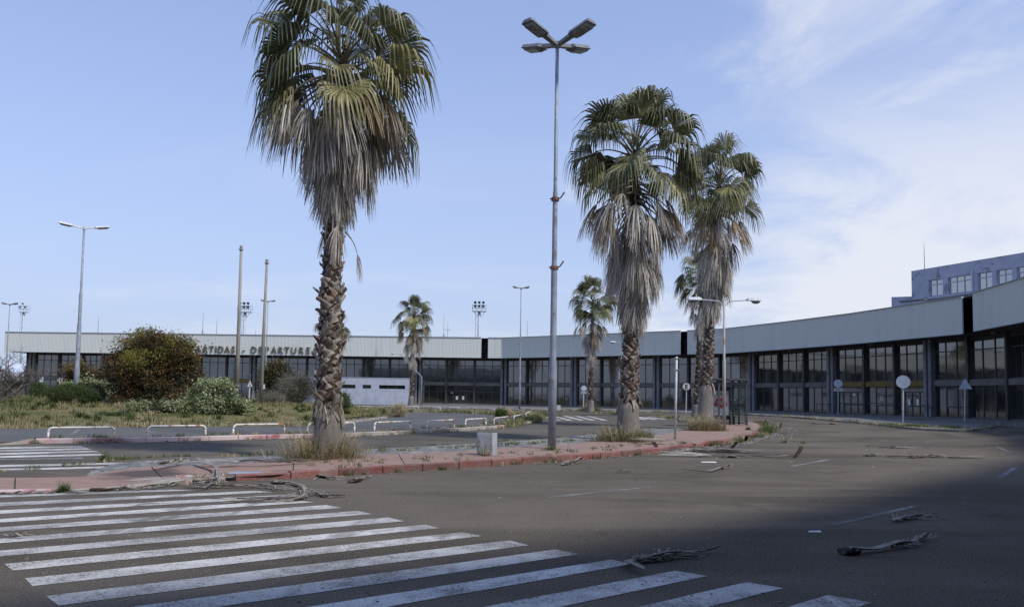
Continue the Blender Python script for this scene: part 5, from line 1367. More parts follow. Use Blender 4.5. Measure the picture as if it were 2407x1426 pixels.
palm('third largest palm with a grass heap at its foot, beside the bus shelter', 1655, 1004, .13, 42.5, (1690, 432), 905, 742, 490, .38, 46, 110, 170, 3, 1.0, 10, 1.08)
palm('far palm between the four headed lamp and the second largest palm', 1388, 963, .11, 82, (1394, 706), 940, 856, 735, .34, 38, 52, 70, 4, 1.0, 4, 1.10)
palm('far palm standing alone in front of the pale annex', 966, 952, .05, 101, (973, 740), 930, 864, 760, .34, 38, 48, 60, 5, 1.0, 4, 1.15)
palm('far palm mostly hidden behind the trunk of the nearest palm', 784, 953, .05, 112, (780, 765), 930, 860, 785, .34, 34, 34, 24, 6, 1.0, 0, 1.22)
palm('palm peeping out low behind the third largest palm', 1637, 978, .11, 66, (1652, 645), 950, 790, 668, .36, 34, 44, 70, 7, 1.0, 0, 1.08)
# a few loose dead leaves still hanging on the nearest trunk
for (u, v, vi, az, s) in [(772, 500, 2, 190, .55), (812, 545, 1, 10, .60), (800, 470, 2, 280, .8)]:
    q = AT(u, v, P1.location.y); put('dead_frond', GREY[(vi, 1)], P1, Matrix.Translation((q.x-P1.location.x, -.25*(1 if az == 280 else .0), q.z-P1.location.z)) @ Matrix.Rotation(rad(az), 4, 'Z') @ Matrix.Scale(s, 4))
# ------------------------------------------------------------------ shrubs
def np_mesh(name, V, Fc, mat):
    me = bpy.data.meshes.new(name); V = np.ascontiguousarray(V, dtype=np.float32); Fc = np.ascontiguousarray(Fc, dtype=np.int32)
    k = Fc.shape[1]; me.vertices.add(len(V)); me.vertices.foreach_set('co', V.ravel()); me.loops.add(Fc.size); me.loops.foreach_set('vertex_index', Fc.ravel())
    me.polygons.add(len(Fc)); me.polygons.foreach_set('loop_start', np.arange(0, Fc.size, k, dtype=np.int32)); me.polygons.foreach_set('loop_total', np.full(len(Fc), k, np.int32))
    me.materials.append(mat); me.update(calc_edges=True); return me
def np_obj(name, V, Fc, mat, parent=None, **props):
    if parent is not None: V = np.asarray(V)-np.array(worldloc(parent))
    o = bpy.data.objects.new(name, np_mesh(name, V, Fc, mat)); COL.objects.link(o)
    if parent is not None: o.parent = parent
    for k, v in props.items(): o[k] = v
    return o
def leaves(C, size, rng, aspect=.5, upbias=0., dirs=None):
    n = len(C); d = rng.normal(size=(n, 3)) if dirs is None else dirs+rng.normal(size=(n, 3))*.35
    d[:, 2] += upbias; d /= np.linalg.norm(d, axis=1)[:, None]
    r = rng.normal(size=(n, 3)); s = np.cross(d, r); s /= np.linalg.norm(s, axis=1)[:, None]
    L = size*rng.uniform(.6, 1.3, n)[:, None]; W = L*aspect
    V = np.stack([C-d*L*.5, C+s*W*.5, C+d*L*.5, C-s*W*.5], 1).reshape(-1, 3)
    return V, np.arange(4*n).reshape(-1, 4)
def clumps(rng, c, R, n_cl, n_lf, spread, lobes=None, hollow=.55, flat=None):
    """leaf positions in clumps spread through the outer part of a few overlapping lobes"""
    out = []; lobes = lobes or [((0, 0, 0), 1.0)]
    for _ in range(n_cl):
        lo, ls = lobes[rng.integers(len(lobes))]; v = rng.normal(size=3); v /= np.linalg.norm(v)
        if v[2] < -.75: v[2] *= -.6
        k = (hollow+(1-hollow)*rng.random()**.6)*rng.uniform(.86, 1.10)
        p = np.array(c)+(np.array(lo)+v*k*ls)*np.array(R)
        s = spread*rng.uniform(.6, 1.4); out.append(p+rng.normal(size=(max(3, int(n_lf*rng.uniform(.5, 1.5))), 3))*s*np.array([1, 1, .8]))
    return np.concatenate(out)
def twigs(name, parent, mat, base, tips, r=.05, rng=None, n=4, wig=.15):
    b = MB()
    for t in tips:
        a, e = Vector(base), Vector(t); pts = []
        for i in range(n+1):
            k = i/n; pts.append(a+(e-a)*k+Vector((rng.normal()*wig*k, rng.normal()*wig*k, .25*math.sin(k*math.pi)*(e-a).length*.3)))
        b.tube(pts, [r*(1-.85*i/n) for i in range(n+1)], 5, caps=False)
    return b.build(name, mat, parent)
def shrub(label, u, vt, vb, wpx, D, parts, seed, cat='shrub', name='shrub', depth=.8, group='shrubs on the garden island', zbase=None, ntw=10, twig_mat='bark'):
    rng = np.random.default_rng(seed); c = AT(u, (vt+vb)/2, D); zt = Z(u, vt, D)
    zg = mz(c.x, D) if zbase is None else zbase
    zb = zg-.05; W = wpx*D/1900/2; Hh = (zt-zb)/2
    t = thing(name, (c.x, D, zg), label, cat, group); cc = (c.x, D, zb+Hh); R = (W, W*depth, Hh)
    tips = []
    for nm, mat, n_cl, n_lf, spread, size, asp, lobes, hollow, up in parts:
        P = clumps(rng, cc, R, n_cl, n_lf, spread, lobes, hollow); P = P[P[:, 2] > zg+.02]
        V, Fc = leaves(P, size, rng, asp, up); np_obj(nm, V, Fc, M[mat], t); tips += list(P[rng.integers(0, len(P), ntw)])
    twigs('stem', t, M[twig_mat], (c.x, D, zg-.05), tips, .07*W/2+.02, rng)
    return t
big_lobes = [((-.20, 0, .25), .62), ((.28, .1, .18), .60), ((-.50, -.1, -.20), .46), ((.05, -.2, .48), .44), ((.62, 0, -.25), .40), ((-.62, 0, .12), .30), ((.55, -.1, .32), .34), ((-.1, -.35, -.2), .5), ((-.45, -.1, -.72), .46), ((.05, -.2, -.72), .50), ((.5, -.1, -.72), .46)]
top_lobes = [((-.1, -.75, .10), .22), ((.5, -.1, .58), .32), ((-.15, 0, .70), .34), ((.35, -.1, .40), .40), ((-.25, -.2, .45), .30), ((.1, -.4, .15), .40), ((.6, -.1, .15), .25)]
shrub('biggest bush, brown and orange with yellow green shoots on top, left of the bare poles', 363, 772, 968, 232, 52, [
    ('brown_foliage', 'brown_leaf', 430, 60, .24, .150, .38, big_lobes, .62, -.25), ('dark_foliage', 'dark_leaf', 330, 46, .30, .18, .45, big_lobes, .3, 0), ('green_shoots', 'olive_leaf', 150, 46, .22, .20, .20, top_lobes, .7, 1.3)], 11, depth=.9, ntw=16)
shrub('sprawling variegated pale green bush in front of the biggest bush', 500, 884, 985, 150, 44, [
    ('foliage', 'pale_leaf', 210, 34, .17, .14, .5, [((-.15, 0, .0), .62), ((.62, .1, -.55), .42), ((-.62, -.2, -.5), .45), ((.25, 0, .42), .42), ((.10, -.5, -.5), .45), ((.95, .2, -.75), .28), ((-.3, .1, .55), .25)], .35, .2), ('dark_foliage', 'green_leaf', 80, 26, .24, .15, .45, [((0, 0, -.2), .7), ((.4, 0, -.6), .5)], .2, 0)], 12, depth=.8)
shrub('low spray of variegated pale leaves at the left foot of the biggest bush', 372, 935, 985, 150, 43, [
    ('foliage', 'pale_leaf', 120, 30, .15, .13, .5, [((-.6, 0, -.2), .45), ((0, 0, -.35), .5), ((.5, 0, .0), .55)], .4, .2), ('dark_foliage', 'dark_leaf', 40, 22, .2, .14, .45, [((0, 0, -.3), .7)], .2, 0)], 13, depth=.5)
shrub('rounded fine green bush in front of the tall lamp at the left', 166, 902, 962, 106, 49, [
    ('foliage', 'green_leaf', 420, 44, .15, .19, .10, [((-.2, 0, 0), .85), ((.35, 0, .02), .75)], .7, .8), ('dark_foliage', 'dark_leaf', 60, 26, .3, .16, .4, [((0, 0, -.2), .8)], .2, 0)], 14, depth=.8)
shrub('darker fine green bush tucked behind the rounded green one', 212, 902, 960, 64, 53, [
    ('foliage', 'dark_leaf', 170, 40, .18, .2, .12, [((0, 0, 0), .95)], .7, .8)], 15)
shrub('brown and green bush behind the tall lamp at the left', 205, 842, 925, 118, 70, [
    ('brown_foliage', 'brown_leaf', 170, 36, .30, .22, .36, [((-.4, 0, .2), .55), ((.4, 0, -.05), .62), ((0, 0, -.4), .6)], .5, 0), ('dark_foliage', 'dark_leaf', 110, 34, .32, .22, .45, [((-.3, 0, 0), .6), ((.4, 0, -.2), .6)], .2, 0), ('green_shoots', 'olive_leaf', 16, 30, .2, .2, .25, [((-.35, -.2, .55), .3)], .5, .6)], 16)
shrub('pale variegated shrub around the foot of the tall lamp', 205, 872, 935, 130, 64, [
    ('foliage', 'pale_leaf', 160, 32, .22, .2, .5, [((-.55, 0, -.2), .4), ((.1, 0, -.05), .5), ((.6, 0, -.2), .5)], .4, .2)], 17, depth=.4)
shrub('small green bush below the white signs at the left', 90, 898, 930, 46, 74, [
    ('foliage', 'green_leaf', 120, 36, .18, .22, .14, [((0, 0, 0), .95)], .6, .8)], 18)
shrub('yellow flowering bush behind the shorter bare pole', 650, 841, 945, 92, 80, [
    ('flowering_foliage', 'yellow_leaf', 130, 36, .28, .24, .3, [((0, 0, .35), .62), ((-.4, 0, .1), .5)], .5, .3), ('dark_foliage', 'dark_leaf', 150, 36, .4, .26, .4, [((0, 0, -.1), .9)], .2, 0)], 19)
shrub('grey leafless bush left of the nearest palm trunk', 702, 868, 955, 108, 72, [
    ('twig_mass', 'grey_twig', 300, 46, .30, .30, .045, [((0, 0, 0), .95), ((-.2, 0, -.2), .8)], .5, .9), ('dark_foliage', 'dark_leaf', 90, 30, .4, .2, .3, [((0, 0, -.1), .8)], .2, 0)], 20, twig_mat='grey_twig', ntw=24)
shrub('low grey scrub at the foot of the shorter bare pole', 635, 922, 953, 76, 66, [
    ('twig_mass', 'grey_twig', 130, 36, .2, .26, .05, [((0, 0, 0), .95)], .4, .9)], 21, twig_mat='grey_twig')
shrub('small dark green shrub at the right edge of the grass, behind the nearest palm', 808, 922, 955, 34, 58, [
    ('foliage', 'green_leaf', 70, 30, .16, .16, .3, [((0, 0, 0), .9)], .5, .5)], 22)
shrub('low dark green tuft in the grass before the biggest bush', 282, 975, 996, 34, 40, [
    ('foliage', 'green_leaf', 50, 26, .12, .15, .2, [((0, 0, 0), .9)], .5, .6)], 23)
shrub('dry brown shrub at the tip of the garden island', 938, 950, 985, 36, 57, [
    ('foliage', 'dry_weed', 90, 34, .17, .26, .08, [((0, 0, 0), .95)], .3, 1.0)], 24, zbase=.0)
shrub('green weed bush among the hoop rails at the end of the car park', 1176, 962, 984, 22, 58, [
    ('foliage', 'weed', 60, 28, .13, .2, .2, [((0, 0, 0), .9)], .4, .7)], 25, zbase=.0)
shrub('dry twiggy bush behind the green weed bush at the end of the car park', 1192, 966, 982, 30, 62, [
    ('foliage', 'dry_weed', 60, 28, .17, .24, .1, [((0, 0, 0), .9)], .4, .7)], 26, zbase=.0)

# bare tree at the left edge
def bare_tree(label, ub, D, height, seed, lean=(0, 0)):
    rr = random.Random(seed); p = AT(ub, 940, D); zg = mz(p.x, D); t = thing('bare_tree', (p.x, D, zg), label, 'tree'); big, small = MB(), MB()
    def grow(o, d, L, r, lvl):
        pts = [o]; n = 5
        for i in range(n):
            d = (d+Vector((rr.uniform(-.28, .28), rr.uniform(-.28, .28), rr.uniform(-.14, .22)))).normalized(); pts.append(pts[-1]+d*(L/n))
        (big if lvl < 2 else small).tube(pts, [r*(1-.55*i/n) for i in range(n+1)], 6 if lvl < 2 else 3, caps=False)
        if lvl >= 4: return
        for k in range(6 if lvl == 0 else (6 if lvl < 3 else 4)):
            i = rr.randint(1, n); a = rr.uniform(0, 6.28); dv = (d*.6+Vector((math.cos(a), math.sin(a), rr.uniform(-.25, .75)))*.9).normalized(); grow(pts[i], dv, L*rr.uniform(.48, .72), r*.48, lvl+1)
    for k in range(6):
        a = k*1.05+rr.uniform(-.3, .3); grow(Vector((p.x+.2*math.cos(a), D+.2*math.sin(a), zg-.1)), Vector((math.cos(a)*.65+lean[0], math.sin(a)*.5+lean[1], .9)).normalized(), height*.5, .10, 0)
    big.build('trunk', M['bark'], t); small.build('twigs', M['bark'], t); return t
bare_tree('leafless grey tree with a tangle of branches at the left edge', -34, 44, 3.9, 5)

# ------------------------------------------------------------------ grass and weeds
def blades(P, Hh, W, rng, bend=.5, az=None):
    n = len(P); a = rng.uniform(0, 2*np.pi, n) if az is None else az+rng.normal(0, .7, n); d = np.stack([np.cos(a), np.sin(a), np.zeros(n)], 1); s = np.stack([-np.sin(a), np.cos(a), np.zeros(n)], 1)
    h = Hh[:, None]; w = W[:, None]; b = (bend*rng.uniform(.2, 1.3, n))[:, None]; up = np.array([[0, 0, 1.]])
    m = P+up*h*.55+d*h*b*.25; t = P+up*h*np.clip(1-.35*b, .3, 1)+d*h*b*.8
    V = np.stack([P-s*w*.5, P+s*w*.5, m+s*w*.35, m-s*w*.35, t], 1).reshape(-1, 3); i = np.arange(n)*5
    F4 = np.concatenate([np.stack([i, i+1, i+2], 1), np.stack([i, i+2, i+3], 1), np.stack([i+3, i+2, i+4], 1)]); return V, F4
rng = np.random.default_rng(5)
N0 = 150000
x = rng.uniform(-60, -8, N0); y = 31+75*rng.random(N0)**1.7; d = poly_dist(x, y)
def vnoise(x, y, s, seed):
    r = np.random.default_rng(seed).random((64, 64)); gx_, gy_ = x*s, y*s; i, j = np.floor(gx_).astype(int), np.floor(gy_).astype(int); fx, fy = gx_-i, gy_-j
    fx = fx*fx*(3-2*fx); fy = fy*fy*(3-2*fy); g = lambda a, b: r[a % 64, b % 64]
    return (g(i, j)*(1-fx)+g(i+1, j)*fx)*(1-fy)+(g(i, j+1)*(1-fx)+g(i+1, j+1)*fx)*fy
den_ = .5*vnoise(x, y, .5, 1)+.5*vnoise(x, y, 1.6, 2); keep = (d > .1) & (rng.random(N0) < np.clip((den_-.22)*2.2, .10, 1)) & (np.abs(x/y) < .72)
x, y, d, dn = x[keep], y[keep], d[keep], den_[keep]
P = np.stack([x, y, mound(x, y)-.02], 1)
tall = np.clip(vnoise(x, y, .33, 3)*1.6-.35, .15, 1.1)*np.clip(d/1.5, .35, 1)
Hh = (.05+.27*tall)*rng.uniform(.5, 1.7, len(x)); W = .010+.00040*y
V, Fc = blades(P, Hh, W*rng.uniform(.7, 1.3, len(x)), rng, .7); np_obj('grass', V, Fc, M['grass'], kind='stuff')
# taller pale dry stems
m_ = rng.random(len(x)) < .035; Pt = P[m_]; m2 = (vnoise(Pt[:, 0], Pt[:, 1], .25, 8) > .45); Pt = Pt[m2]
V, Fc = blades(Pt, rng.uniform(.25, .75, len(Pt)), .010+.0002*Pt[:, 1], rng, .8); np_obj('dry_stems', V, Fc, M['grey_twig'], kind='stuff')

# rough scrubby tufts scattered through the grass
tp, th_, tw, ta = [], [], [], []
rt = np.random.default_rng(31)
for _ in range(330):
    yy_ = 33+48*rt.random()**1.3; xx_ = rt.uniform(-.66, -.12)*yy_
    if poly_dist(np.array([xx_]), np.array([yy_]))[0] < .3 or vnoise(np.array([xx_]), np.array([yy_]), .22, 12)[0] < .38: continue
    m = 70; r_ = rt.uniform(.2, .7); a = rt.uniform(0, 6.28, m); q = np.abs(rt.normal(0, .5, m)); px_, py_ = xx_+r_*q*np.cos(a), yy_+r_*q*np.sin(a)
    tp.append(np.stack([px_, py_, mound(px_, py_)-.02], 1)); th_.append(rt.uniform(.2, .65)*np.exp(-q)*rt.uniform(.5, 1.2, m)); tw.append(np.full(m, .02+.0003*yy_)); ta.append(a)
for j, (nm, mt) in enumerate((('scrub_tufts', 'weed'), ('dry_scrub_tufts', 'dry_weed'), ('dark_scrub_tufts', 'green_leaf'))):
    sel = [k for k in range(len(tp)) if k % 3 == j]; V, Fc = blades(np.concatenate([tp[k] for k in sel]), np.concatenate([th_[k] for k in sel]), np.concatenate([tw[k] for k in sel]), rt, 1.1, np.concatenate([ta[k] for k in sel])); np_obj(nm, V, Fc, M[mt], kind='stuff')

def tuft_pts(c, r, n, rng): 
    a = rng.uniform(0, 6.283, n); q = r*np.sqrt(rng.random(n)); return np.stack([c[0]+q*np.cos(a), c[1]+q*np.sin(a), np.full(n, c[2])], 1)
def weed_clump(label, u, v, zb, r, h, n, mats, seed, ring=None, sq=.7):
    rng = np.random.default_rng(seed); p = G(u, v, zb); t = thing('weed_clump', (p.x, p.y, zb), label, 'weeds', 'weed clumps')
    for nm, mt, k, hs in mats:
        m = int(n*k); a = rng.uniform(0, 6.283, m); q = np.abs(rng.normal(0, .42, m)); r0 = 0 if ring is None else ring
        lump = .55+.9*vnoise(np.cos(a)*2.2+9, np.sin(a)*2.2+9, 1, seed); q = np.clip(r0+(1-r0)*q*lump, 0, 1.5)
        P = np.stack([p.x+r*q*np.cos(a), p.y+r*q*np.sin(a)*sq, np.full(m, zb-.02)], 1)
        V, Fc = blades(P, h*hs*(rng.random(m)**1.3*1.2+.15)*np.clip(1.35*np.exp(-1.9*np.clip(q-r0, 0, 9)), .12, 1.3)*(.45+.8*lump), rng.uniform(.006, .016, m)*(.7+p.y/60), rng, 1.5, a); np_obj(nm, V, Fc, M[mt], t, kind='stuff')
    return t
weed_clump('dry grass clump round the foot of the nearest palm', 757, 1074, .13, 1.15, .62, 1500, [('dry_grass', 'dry_weed', .82, 1.), ('green_grass', 'weed', .18, .7)], 1, .30, .8)
weed_clump('green and dry grass clump round the foot of the second largest palm', 1465, 1036, .13, 1.45, .55, 1700, [('dry_grass', 'dry_weed', .6, 1.), ('green_grass', 'weed', .4, .9)], 2, .28, .8)
weed_clump('dark dry grass heap round the foot of the third largest palm', 1658, 1011, .13, 1.15, .62, 2600, [('dry_grass', 'dry_weed', .85, 1.), ('green_grass', 'weed', .15, .7)], 3, .25, .8)
weed_clump('low grass mound round the foot of the far palm beside the terminal pavement', 1387, 966, .11, 1.9, .75, 1500, [('dry_grass', 'dry_weed', .5, 1.), ('green_grass', 'weed', .5, .9)], 4, .1, .7)
weed_clump('green grass tuft right of the second largest palm', 1522, 1033, .13, .42, .36, 500, [('green_grass', 'weed', .8, 1.), ('dry_grass', 'dry_weed', .2, 1.)], 5)
weed_clump('thin weeds at the foot of the junction box', 1139, 1071, .13, .16, .30, 120, [('dry_grass', 'dry_weed', .6, 1.), ('green_grass', 'weed', .4, 1.)], 6)
weed_clump('flat grass tuft at the foot of the four headed lamp', 1292, 1057, .13, .55, .14, 420, [('green_grass', 'weed', .7, 1.), ('dry_grass', 'dry_weed', .3, 1.)], 7)
weed_clump('fresh green weed on the road by the dropped kerb', 150, 1153.5, .02, .22, .16, 260, [('green_grass', 'weed', 1., 1.)], 8)
weed_clump('fresh green weed on the red island near its right tip', 1758, 1010, .13, .28, .22, 200, [('green_grass', 'weed', 1., 1.)], 9)
weed_clump('small weed on the open road right of the island', 1843, 1040, .0, .34, .22, 180, [('dry_grass', 'dry_weed', .5, 1.), ('green_grass', 'weed', .5, 1.)], 10)
weed_clump('tiny weed on the open road farther right', 1886, 1042, .0, .30, .14, 140, [('green_grass', 'weed', .7, 1.), ('dry_grass', 'dry_weed', .3, 1.)], 11)
weed_clump('green weed beside the cobbles left of the nearest palm', 243, 1079, .03, .25, .2, 160, [('green_grass', 'weed', 1., 1.)], 12)
weed_clump('broken tuft of weeds in the gap of the red kerb', 470, 1132, .0, .30, .16, 240, [('green_grass', 'weed', .5, 1.), ('dry_grass', 'dry_weed', .5, 1.)], 13, None, .5)
# small weeds strung along kerbs, joints and edges
rng = np.random.default_rng(77); acc = {'weed': [], 'dry_weed': []}
def scatter(line, n, off, r, h, mix=.6, blades_n=26, zb=0.):
    L = even(line, 400)
    for _ in range(n):
        i = rng.integers(0, 400); p = L[i]; dd_ = (L[min(i+1, 400)]-L[max(i-1, 0)]).normalized(); nn_ = Vector((-dd_.y, dd_.x, 0)); q = p+nn_*rng.uniform(*off); s = rng.uniform(.4, 1.4)
        m = max(5, int(blades_n*s)); P = tuft_pts((q.x, q.y, zb), r*s, m, rng); acc['weed' if rng.random() < mix else 'dry_weed'].append((P, h*s*rng.uniform(.5, 1.2, m), rng.uniform(.006, .014, m)*(.6+q.y/40)))
front_red = [p for p in FRs if p.x >= xa]
scatter(front_red, 80, (-.10, .0), .09, .13, .75); scatter([p for p in front_red if p.y > 27], 90, (-.25, .05), .22, .24, .7, 60); scatter([p for p in FRs if p.y > 36], 50, (-.5, .0), .3, .3, .75, 60)
scatter(IBw, 150, (-.12, .05), .10, .10, .6); scatter(bk_line, 110, (-.08, .02), .10, .12, .6); scatter(bk_line, 200, (.15, 1.1), .16, .14, .5, 30, .12)
scatter([p for p in bk_line if p.y > 40], 120, (-.25, 1.4), .35, .40, .6, 60, .05)
scatter([G(*p) for p in BK[4:16]], 70, (-.3, .3), .14, .10, .7, 30, .13)
scatter([G(*p) for p in FR[8:17]], 60, (.2, 1.6), .09, .09, .8, 18, .13)
scatter([p for p in outer_w], 260, (-.6, 1.2), .30, .20, .5, 34, .08); scatter([G(*p) for p in [(2060, 1000), (2129, 1006), (2200, 1008), (2259, 1010)]], 70, (-.5, 1.5), .35, .16, .8, 50, .10)
scatter([G(*p) for p in [(830, 965), (950, 968), (1060, 970), (1150, 973), (1200, 976), (1235, 978)]], 260, (-1.0, 3.5), .45, .40, .45, 46, .0)
scatter([G(*p) for p in [(1390, 972), (1500, 978), (1580, 985), (1620, 990)]], 60, (-.5, 1.5), .4, .25, .5, 40, .05)
scatter([G(*p) for p in [(0, 1006), (300, 1003), (600, 1001), (760, 998)]], 160, (-.9, .3), .26, .26, .35, 50, .0)
for k, nm in (('weed', 'kerb_weeds'), ('dry_weed', 'dry_kerb_weeds')):
    P = np.concatenate([a[0] for a in acc[k]]); Hh = np.concatenate([a[1] for a in acc[k]]); W = np.concatenate([a[2] for a in acc[k]])
    V, Fc = blades(P, Hh, W, rng, .9); np_obj(nm, V, Fc, M[k], kind='stuff')

# ------------------------------------------------------------------ fallen fronds and litter
def fallen(label, px, z0=0., r=.028, sheath=0, shreds=(.35, 1.0, 60, .9), upright=False, seed=0, dark=False, spread=.22, zlift=.02, group='fallen dead palm fronds'):
    """a dead frond lying on the ground along the given ground points; shreds of leaf trail from its far part"""
    rr = random.Random(seed); P = [G(u, v, z0) for u, v in px]; L = smooth_line(P, 6) if len(P) > 2 else even(P, 10); L = even(L, 14)
    t = thing('fallen_frond', tuple(L[0]), label, 'dead frond', group)
    ln = sum((b_-a_).length for a_, b_ in zip(L, L[1:]))
    hh = [zlift+.035*math.sin(i/14*math.pi*2+seed)**2*(1 if ln > .8 else .4) for i in range(15)]
    pts = [p+Vector((0, 0, hh[i]+r*.5)) for i, p in enumerate(L)]
    b = MB(); vs = []
    for i, q in enumerate(pts):                 # the stalk is a flat hollow ribbon, widest near its base
        d = (pts[min(i+1, 14)]-pts[max(i-1, 0)]).normalized(); n_ = Vector((-d.y, d.x, 0)); w = r*(1.9-1.45*i/14)*(.45 if i == 0 else (.8 if i == 1 else 1)); th = r*.55
        vs += [q-n_*w+Vector((0, 0, th*.9)), q-n_*w*.35-Vector((0, 0, th*.3)), q+n_*w*.35-Vector((0, 0, th*.3)), q+n_*w+Vector((0, 0, th*.9)), q+n_*w*.3+Vector((0, 0, th*.35)), q-n_*w*.3+Vector((0, 0, th*.35))]
    b.add(vs, [(6*i+k, 6*i+(k+1) % 6, 6*i+6+(k+1) % 6, 6*i+6+k) for i in range(14) for k in range(6)]+[(5, 4, 3, 2, 1, 0), tuple(84+k for k in range(6))]); b.build('petiole', M['petiole_dead'], t)
    if sheath:
        b = MB(); d = (L[0]-L[1]).normalized(); n_ = Vector((-d.y, d.x, 0)); rows = []
        for i in range(5):
            k = i/4
            if upright: c = L[0]+d*sheath*.55*math.sin(k*1.6)+Vector((0, 0, .01+sheath*(k-.25*k*k))); wd = .055*(.55+.75*math.sin(k*math.pi))*(1.25-k*.75)
            else: c = L[0]+d*sheath*1.6*(k-.45)+Vector((0, 0, .02)); wd = .050*(.55+1.2*math.sin((.15+k*.8)*math.pi*.8))
            cu = .05*(1+k) if upright else .035
            rows.append([c-n_*wd+(Vector((0, 0, cu)) if not upright else d*cu), c-n_*wd*.4, c+n_*wd*.4, c+n_*wd+(Vector((0, 0, cu)) if not upright else d*cu)])
        vs = [tuple(p) for q in rows for p in q]; o = (Vector((0, 0, -.018)) if not upright else d*-.018); vs += [tuple(Vector(p)+o) for p in vs]; fs = []
        for i in range(4):
            for k in range(3): fs += [(4*i+k, 4*i+k+1, 4*i+5+k, 4*i+4+k), (20+4*i+k+1, 20+4*i+k, 20+4*i+4+k, 20+4*i+5+k)]
            fs += [(4*i, 4*i+4, 24+4*i, 20+4*i), (4*i+7, 4*i+3, 23+4*i, 27+4*i)]
        fs += [(16+k, 17+k, 37+k, 36+k) for k in range(3)]; b.add(vs, fs); b.build('sheath', M['fibre'] if (dark or upright) else M['petiole_dead'], t)
    if shreds:
        k0, k1, n, sl_ = shreds; b = MB()
        for j in range(n):
            s0 = rr.uniform(k0, max(k0, k1-.12)); o0, o1 = rr.gauss(0, spread*.12), rr.gauss(0, spread*.55); w = rr.uniform(.006, .016)*max(1, L[0].y/16); rows = []
            span = sl_*rr.uniform(.4, 1.1)/max(ln, .2); ph = rr.uniform(0, 6.28); zt_ = rr.uniform(.005, zlift+.05); f = max(0, s0+span-1)
            for s in range(6):
                k_ = s0+span*s/5; ii = min(13.0, k_*14); e = int(ii); q = L[e]+(L[e+1]-L[e])*(ii-e); dv = (L[e+1]-L[e]).normalized()
                if k_*14 > 13: q = q+dv*((k_*14-13)/14*ln)
                nv = Vector((-dv.y, dv.x, 0)); off = o0+(o1-o0)*(s/5)**1.3+.02*math.sin(ph+s); q = q+nv*off; ww = w*(1-s/6.2); zz = z0+.006+zt_*(.4+.6*math.sin(ph+s*.9)**2)
                rows += [(q.x-nv.x*ww, q.y-nv.y*ww, zz+rr.uniform(0, .014)), (q.x+nv.x*ww, q.y+nv.y*ww, zz+rr.uniform(0, .014))]
            b.add(rows, [(2*s, 2*s+1, 2*s+3, 2*s+2) for s in range(5)])
        b.build('leaf_shreds', M['litter'], t)
    return t
fallen('pale curved dead frond lying across the right end of the zebra crossing', [(1512, 1352), (1476, 1336), (1486, 1326), (1525, 1320), (1600, 1309), (1685, 1299)], r=.026, shreds=(.30, .80, 60, .45), seed=1, spread=.22)
fallen('thick dark dead frond lying alone on the shaded road at lower right', [(2000, 1302), (2060, 1297), (2110, 1289), (2150, 1279), (2182, 1266)], r=.030, sheath=.14, shreds=(.30, 1., 50, .28), seed=2, dark=True, spread=.15)
fallen('small broken dead frond on the shaded road above the thick dark one', [(2102, 1228), (2125, 1222), (2168, 1217)], r=.03, shreds=(.1, 1., 26, .5), seed=3, spread=.3)
fallen('long dead frond along the open road ending in an upright dark leaf base', [(1866, 1076), (1820, 1077), (1760, 1076), (1690, 1074)], r=.03, sheath=.42, upright=True, shreds=(.75, 1., 40, .7), seed=4, spread=.6)
fallen('dead frond heap against the kerb below the second largest palm', [(1556, 1062), (1600, 1063), (1660, 1056), (1710, 1056)], r=.03, sheath=.38, upright=True, shreds=(.1, .8, 150, 1.2), seed=5, spread=1.6)
fallen('dead frond with an upright dark base right of the frond heap', [(1711, 1060), (1660, 1057), (1600, 1050), (1560, 1046)], r=.03, sheath=.40, upright=True, shreds=(.2, .9, 80, 1.2), seed=6, spread=1.6)
fallen('pale curled dead frond on the kerb near the right tip of the island', [(1752, 1037), (1735, 1033), (1718, 1042), (1698, 1049)], r=.03, sheath=.30, upright=True, shreds=(.3, 1., 40, .8), seed=7, spread=.8)
fallen('shallow curved dead frond on the road below the frond heap', [(1607, 1109), (1645, 1111), (1682, 1108), (1702, 1102), (1724, 1096)], r=.024, shreds=(.55, 1., 34, .35), seed=8, spread=.2)
fallen('long frayed dead frond on the road before the right wing', [(2080, 1073), (2120, 1077), (2160, 1075), (2205, 1073)], r=.030, shreds=(.4, 1., 70, .8), seed=9, spread=.5)
fallen('thin grey dead frond farther out on the road before the right wing', [(2036, 1051), (2070, 1053), (2118, 1053)], r=.028, shreds=(.3, 1., 26, .8), seed=10, spread=.4)
fallen('short pale frond piece on the road left of the long frayed frond', [(2034, 1072), (2054, 1070)], r=.03, shreds=(0, 1., 26, .5), seed=11, spread=.4)
fallen('short dark stick on the road below the red kerb', [(1452, 1109), (1486, 1113)], r=.022, shreds=None, seed=12)
fallen('bent pale frond stalk against the red kerb left of the weeds', [(1322, 1095), (1352, 1086), (1378, 1076)], r=.026, shreds=(0, .5, 26, .6), seed=13, spread=.3)
fallen('dead frond draped from the island over the broken kerb', [(462, 1092), (482, 1102), (502, 1110), (511, 1124), (506, 1143), (470, 1152)], z0=.03, r=.032, shreds=(.45, 1., 34, .6), seed=14, spread=.3, zlift=.10)
fallen('large tangled dead frond curling on the zebra crossing near the broken kerb', [(655, 1137), (690, 1139), (712, 1152), (718, 1168), (690, 1178), (620, 1180), (556, 1179)], r=.026, sheath=.14, shreds=(.3, 1., 46, .9), seed=15, spread=.45)
fallen('short pale broken frond right of the large tangled one', [(752, 1163), (765, 1170), (812, 1168)], r=.028, sheath=.16, shreds=(0, .7, 14, .4), seed=16, spread=.2)
fallen('grey dead frond lying on the red pavement near the cobbles', [(366, 1096), (395, 1092), (432, 1084)], z0=.10, r=.03, shreds=(.0, 1., 50, .5), seed=17, spread=.3)
